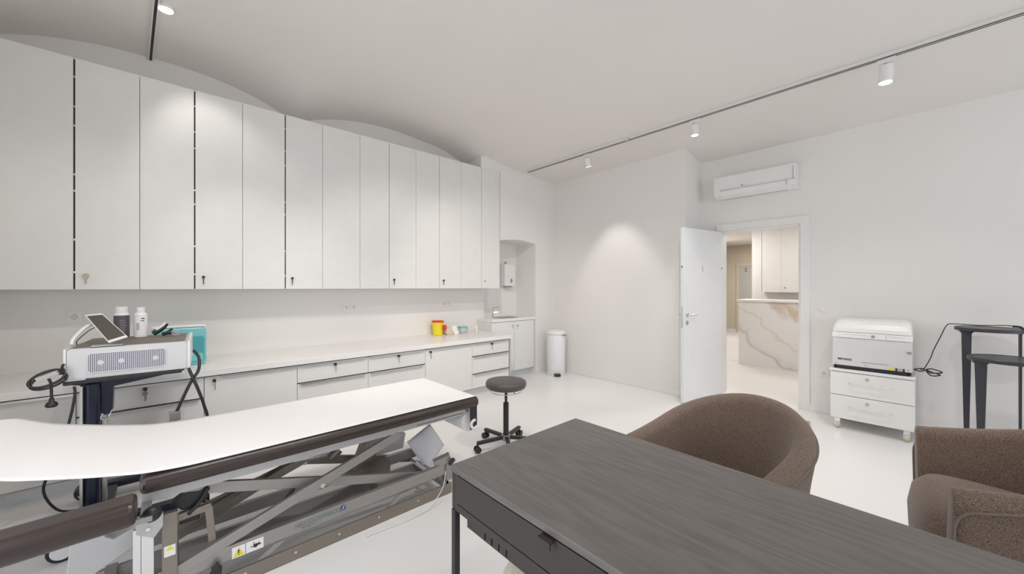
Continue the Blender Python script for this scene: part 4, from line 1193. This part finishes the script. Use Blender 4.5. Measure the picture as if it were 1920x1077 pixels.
# ---------------------------------------------------------------- tub chairs (local: open side towards -x)
def make_tub_chair(lab, loc, rz, W=0.355, D=0.34, zback=0.80, zarm=0.62, th=0.085, front=-0.30, seat=0.0):
    t = thing('tub_chair', lab, 'armchair', loc, rz, 'brown tub chairs')
    # path in plan: from one arm front round the back to the other
    path = []
    n = 28
    for i in range(6): path.append((front + (0.0 - front) * i / 6.0, -W))
    for i in range(n + 1):
        a = -PI / 2 + PI * i / n
        path.append((D * math.copysign(abs(math.cos(a)) ** 0.98, math.cos(a)), W * math.copysign(abs(math.sin(a)) ** 0.98, math.sin(a))))
    for i in range(1, 7): path.append((0.0 + (front - 0.0) * i / 6.0, W))
    bm = bm_new()
    rings = []
    N_ = len(path)
    for i, (x, y) in enumerate(path):
        x0, y0 = path[max(i - 1, 0)]; x1, y1 = path[min(i + 1, N_ - 1)]
        tx, ty = x1 - x0, y1 - y0; l = math.hypot(tx, ty); tx /= l; ty /= l
        nx, ny = ty, -tx            # outward
        k = max(0.0, min(1.0, (x - front) / (D - front)))
        k = 0.5 * k + 0.5 * k * k
        zt = zarm + (zback - zarm) * k
        fl = 0.045
        sec = []
        # outer going up, rounded rim, inner going down
        sec.append((-0.030, 0.20)); sec.append((0.0 - 0.012, 0.26)); sec.append((fl * 0.6, zt - 0.16)); sec.append((fl, zt - 0.045))
        for q in (0.15, 0.35, 0.5, 0.65, 0.85):
            a = PI * q
            sec.append((fl - th / 2 + th / 2 * math.cos(a), zt - 0.045 + 0.045 * math.sin(a)))
        sec.append((fl - th, zt - 0.045)); sec.append((fl * 0.6 - th - 0.005, zt - 0.16)); sec.append((-th - 0.02, 0.32)); sec.append((-th - 0.01, 0.20))
        rings.append([bm.verts.new((x + nx * o_, y + ny * o_, z_)) for o_, z_ in sec])
    m_ = len(rings[0])
    for a, b_ in zip(rings[:-1], rings[1:]):
        for j in range(m_):
            bm.faces.new((a[j], a[(j + 1) % m_], b_[(j + 1) % m_], b_[j]))
    bm.faces.new(rings[0]); bm.faces.new(rings[-1][::-1])
    cr = 0.0
    # piping just outside each arm end and along the outer rim
    pp = [Vector(r[3].co) for r in rings]
    low0 = Vector(rings[0][0].co); low1 = Vector(rings[-1][0].co)
    shell = obj('shell', bm, 'fabric', t, smooth=True, bevel=0.012, bseg=3)
    bm = bm_new()
    cpts = [low0, Vector(pp[0]) - Vector((0, 0, 0.14)), Vector(pp[0]) - Vector((0, 0, 0.06)) + Vector((0.004, 0, 0)), Vector(pp[0]) + Vector((0.03, 0, -0.016)), Vector(pp[0]) + Vector((0.075, 0, 0))] + pp[3:-3] + [Vector(pp[-1]) + Vector((0.075, 0, 0)), Vector(pp[-1]) + Vector((0.03, 0, -0.016)), Vector(pp[-1]) - Vector((0, 0, 0.06)) + Vector((0.004, 0, 0)), Vector(pp[-1]) - Vector((0, 0, 0.14)), low1]
    tube(bm, cpts, 0.005, n=8, k=3); obj('piping', bm, 'piping', shell, smooth=True)
    # seat cushion
    bm = bm_new()
    sx0, sx1, sy = front - 0.05, D - 0.075, W - 0.075
    outl = []
    for i in range(40):
        a = 2 * PI * i / 40
        ca, sa = math.cos(a), math.sin(a)
        e = 0.55
        xx = (sx0 + sx1) / 2 + (sx1 - sx0) / 2 * math.copysign(abs(ca) ** e, ca)
        yy = sy * math.copysign(abs(sa) ** e, sa)
        outl.append((xx, yy))
    lay = [(0.94, 0.22), (1.0, 0.26), (1.02, 0.36), (0.98, 0.42), (0.88, 0.452), (0.6, 0.468), (0.25, 0.474)]
    cxm = (sx0 + sx1) / 2
    L = [[bm.verts.new((cxm + (x - cxm) * s_, y * s_, z_ + seat * max(0.0, (z_ - 0.22) / 0.25) - (0.08 * (x - cxm) * s_ if z_ > 0.3 else 0))) for x, y in outl] for s_, z_ in lay]
    for a, b_ in zip(L[:-1], L[1:]):
        for j in range(40): bm.faces.new((a[j], a[(j + 1) % 40], b_[(j + 1) % 40], b_[j]))
    bm.faces.new(L[0]); bm.faces.new(L[-1])
    obj('seat', bm, 'fabric', t, smooth=True)
    for (x_, y_) in ((-0.2, -0.22), (-0.2, 0.22), (0.2, -0.2), (0.2, 0.2)):
        bm = bm_new(); cyl(bm, (x_ * 1.15, y_ * 1.15, 0), (x_, y_, 0.21), 0.011, 14, 0.016); obj('leg', bm, 'black', t)
    return t


make_tub_chair('brown melange tub chair facing the long side of the desk, its back to the door', (1.93, 0.645, 0), math.radians(-14), W=0.30, D=0.325, seat=-0.06, zback=0.82, zarm=0.63)
make_tub_chair('brown melange tub chair at the right edge of the photo, turned sideways', (2.37, -0.31, 0), math.radians(-83), W=0.37, D=0.36, seat=0.07, zarm=0.70, zback=0.87)

# ---------------------------------------------------------------- drawer trolley with device
t = thing('drawer_trolley', 'white two-drawer trolley on translucent castors against the door wall', 'trolley', (4.82, 0.345, 0))
obj('body', B(0.018, 0.42, -0.285, 0.285, 0.10, 0.56), 'white', t, bevel=0.003)
obj('top_board', B(-0.005, 0.425, -0.29, 0.29, 0.561, 0.588), 'white', t, bevel=0.003)
for z0, z1 in ((0.335, 0.553), (0.105, 0.328)):
    dd = obj('drawer', B(0, 0.016, -0.285, 0.285, z0, z1), 'white', t, bevel=0.002)
    bm = bm_new(); zz = z0 + 0.125
    tube(bm, [(0.0, 0.145, zz), (-0.022, 0.14, zz), (-0.025, 0.10, zz), (-0.025, -0.10, zz), (-0.022, -0.14, zz), (0.0, -0.145, zz)], 0.0035, n=8); obj('handle', bm, 'alu', dd, smooth=True)
    bm = bm_new(); cyl(bm, (-0.004, 0.02, z0 + 0.175), (0.0, 0.02, z0 + 0.175), 0.014, 20); lk = obj('lock', bm, 'frame_light', dd)
for (x_, y_) in ((0.04, -0.235), (0.04, 0.235), (0.38, -0.235), (0.38, 0.235)):
    bm = bm_new(); cyl(bm, (x_, y_ - 0.014, 0.034), (x_, y_ + 0.014, 0.034), 0.034, 24); cs = obj('castor', bm, 'castor', t)
    bm = bm_new(); box(bm, x_ - 0.022, x_ + 0.022, y_ - 0.02, y_ + 0.02, 0.065, 0.099); box(bm, x_ - 0.02, x_ + 0.02, y_ - 0.021, y_ - 0.016, 0.03, 0.066); box(bm, x_ - 0.02, x_ + 0.02, y_ + 0.016, y_ + 0.021, 0.03, 0.066); obj('fork', bm, 'chrome', cs)

t = thing('autoclave', 'white tabletop steam machine with curved lid standing on the drawer trolley', 'medical device', (4.82, 0.345, 0.589))
bm = bm_new(); prism(bm, [(-0.005, 0.035), (0.40, 0.035), (0.40, 0.30), (0.0, 0.30)], -0.27, 0.27, 'y')
obj('housing', bm, 'device', t, bevel=0.006)
bm = bm_new(); prism(bm, [(-0.002, 0.302), (0.40, 0.302), (0.40, 0.355), (0.012, 0.355)], -0.272, 0.272, 'y'); obj('panel_band', bm, 'white', t, bevel=0.004)
bm = bm_new()
prof = [(0.010, 0.357), (0.018, 0.395), (0.045, 0.435), (0.09, 0.462), (0.15, 0.475), (0.25, 0.48), (0.34, 0.478), (0.385, 0.46), (0.40, 0.43), (0.40, 0.357)]
# lid: profile with rounded ends across y
ys = [-0.268, -0.258, -0.238, -0.20, 0.20, 0.238, 0.258, 0.268]; sc = [0.55, 0.80, 0.95, 1, 1, 0.95, 0.80, 0.55]
sec = []
for y_, s_ in zip(ys, sc): sec.append([bm.verts.new((0.205 + (px_ - 0.205) * (0.94 + 0.06 * s_), y_, 0.357 + (pz_ - 0.357) * s_)) for px_, pz_ in prof])
for a, b_ in zip(sec[:-1], sec[1:]):
    for j in range(len(prof)): bm.faces.new((a[j], a[(j + 1) % len(prof)], b_[(j + 1) % len(prof)], b_[j]))
bm.faces.new(sec[0]); bm.faces.new(sec[-1])
obj('lid', bm, 'white', t, smooth=False, bevel=0.004)
bm = bm_new(); box(bm, -0.006, 0.0, -0.10, 0.22, 0.306, 0.350); box(bm, -0.006, 0.0, -0.225, -0.11, 0.306, 0.350); pn = obj('display_panel', bm, 'top', t, bevel=0.002)
bm = bm_new(); box(bm, -0.008, -0.006, 0.02, 0.20, 0.335, 0.338); box(bm, -0.008, -0.006, -0.21, -0.12, 0.337, 0.339); obj('panel_stripe', bm, 'beige_plastic', pn)
bm = bm_new(); cyl(bm, (-0.016, -0.02, 0.330), (-0.006, -0.02, 0.330), 0.013, 20); obj('dial', bm, 'frame', pn)
bm = bm_new(); box(bm, -0.009, -0.004, -0.265, -0.235, 0.20, 0.216); obj('rocker_switch', bm, 'frame', t)
bm = bm_new(); box(bm, 0.004, 0.38, -0.24, 0.24, 0.004, 0.0345); obj('underside', bm, 'black', t)
bm = bm_new()
for y_ in (-0.25, 0.25):
    for x_ in (0.03, 0.36): cyl(bm, (x_, y_, 0.0), (x_, y_, 0.035), 0.012, 14)
obj('rubber_foot', bm, 'black', t)
bm = bm_new(); cyl(bm, (-0.014, -0.14, 0.050), (-0.004, -0.14, 0.050), 0.013, 20); obj('yellow_knob', bm, 'warn', t)
bm = bm_new(); box(bm, -0.012, -0.004, -0.175, -0.165, 0.036, 0.062); box(bm, -0.012, -0.004, -0.222, -0.212, 0.036, 0.062); obj('fuse_holder', bm, 'black', t)
obj('fuse_plate', B(-0.007, -0.004, -0.211, -0.176, 0.038, 0.06), 'steel', t)
bm = bm_new()
for y_, z_ in ((0.24, 0.055), (0.03, 0.055), (-0.245, 0.055)): cyl(bm, (-0.007, y_, z_), (-0.004, y_, z_), 0.005, 10)
obj('screws', bm, 'frame', t)
text_part('maker_name', 'IMPAREZ', 0.026, face_negx(-0.0058, 0.178, 0.095), 'ink', t, bold=0.0005)
text_part('model_line', 'Automatic Sterilization Pulp Machine', 0.012, face_negx(-0.0058, -0.03, 0.082), 'greyink', t)


# tall side tables
def leg_poly(wt, wb, h, fr):
    return [(-wb / 2, 0), (wb / 2, 0), (wt / 2, h - fr), (wt / 2 + fr, h), (-wt / 2 - fr, h), (-wt / 2, h - fr)]


def side_table(lab, loc, h, r, legs):
    t = thing('tall_side_table', lab, 'side table', loc, group='tall black side tables')
    bm = bm_new(); lathe(bm, [(0, h - 0.028), (r - 0.004, h - 0.028), (r, h - 0.024), (r, h - 0.004), (r - 0.004, h), (r - 0.012, h), (r - 0.014, h - 0.004), (0, h - 0.004)], n=48); obj('table_top', bm, 'tabletop', t)
    for a, pr, wt_ in legs:
        bm = bm_new(); prism(bm, leg_poly(wt_, wt_ * 0.42, h - 0.029, 0.018), -0.007, 0.007, 'y')
        rot = Matrix.Rotation(math.radians(pr), 4, 'Z')
        for v in bm.verts: v.co = rot @ v.co + Vector((math.cos(math.radians(a)), math.sin(math.radians(a)), 0)) * (r - 0.03)
        obj('leg', bm, 'tabletop', t, bevel=0.002)


M['tabletop'] = mat('blue_black_lacquer', (0.040, 0.042, 0.050), 0.35)
side_table('taller of the two round black side tables beside the drawer trolley', (4.98, -0.36, 0), 1.045, 0.195, ((128, 90, 0.056), (236, 2, 0.045), (48, 90, 0.03)))
side_table('shorter black round side table in front of the tall one', (4.56, -0.42, 0), 0.855, 0.205, ((126, 80, 0.06), (255, 0, 0.045), (47, 80, 0.035)))
# cord from the tall table to the autoclave
t = thing('mains_cable', 'thin black cord bundled in loops between the white machine and the tall side table', 'cord', (4.98, -0.07, 0.65))
bm = bm_new(); tube(bm, [(-0.0, -0.43, 0.415), (0.02, -0.36, 0.418), (-0.02, -0.24, 0.412), (-0.02, -0.10, 0.415), (-0.03, -0.055, 0.40), (-0.03, -0.02, 0.30), (-0.03, 0.02, 0.18), (-0.03, 0.04, 0.10), (-0.03, 0.075, 0.01), (-0.02, 0.10, -0.01)], 0.0035, n=8); obj('cord_run', bm, 'black', t, smooth=True)
bm = bm_new()
for (dy, dz, sc_) in ((-0.045, -0.01, 1.0), (-0.04, -0.035, 0.85), (0.03, -0.01, 0.7)):
    tube(bm, [(-0.03, 0.07 + dy * 0.1, 0.0), (-0.035, 0.07 + dy * 0.9, dz + 0.020 * sc_), (-0.04, 0.07 + dy * 2.2, dz), (-0.035, 0.07 + dy * 0.9, dz - 0.016 * sc_), (-0.03, 0.07, -0.005)], 0.0050, n=8)
obj('cord_loops', bm, 'black', t, smooth=True)
bm = bm_new(); tube(bm, [(-0.0, -0.40, 0.415), (-0.01, -0.44, 0.41), (-0.03, -0.46, 0.37)], 0.008, n=8); obj('cord_plug', bm, 'black', t, smooth=True)

# glass scale on the floor
t = thing('glass_scale', 'thin grey glass bathroom scale lying on the floor behind the tub chair', 'scale', (4.62, 0.90, 0), rz=math.radians(8))
bm = bm_new(); prism(bm, rrect(-0.14, 0.14, -0.14, 0.14, 0.02), 0.016, 0.024, 'z'); obj('platform', bm, 'frame', t)
for (x_, y_) in ((-0.1, -0.1), (-0.1, 0.1), (0.1, -0.1), (0.1, 0.1)):
    bm = bm_new(); cyl(bm, (x_, y_, 0), (x_, y_, 0.0155), 0.02, 16); obj('foot', bm, 'black', t)
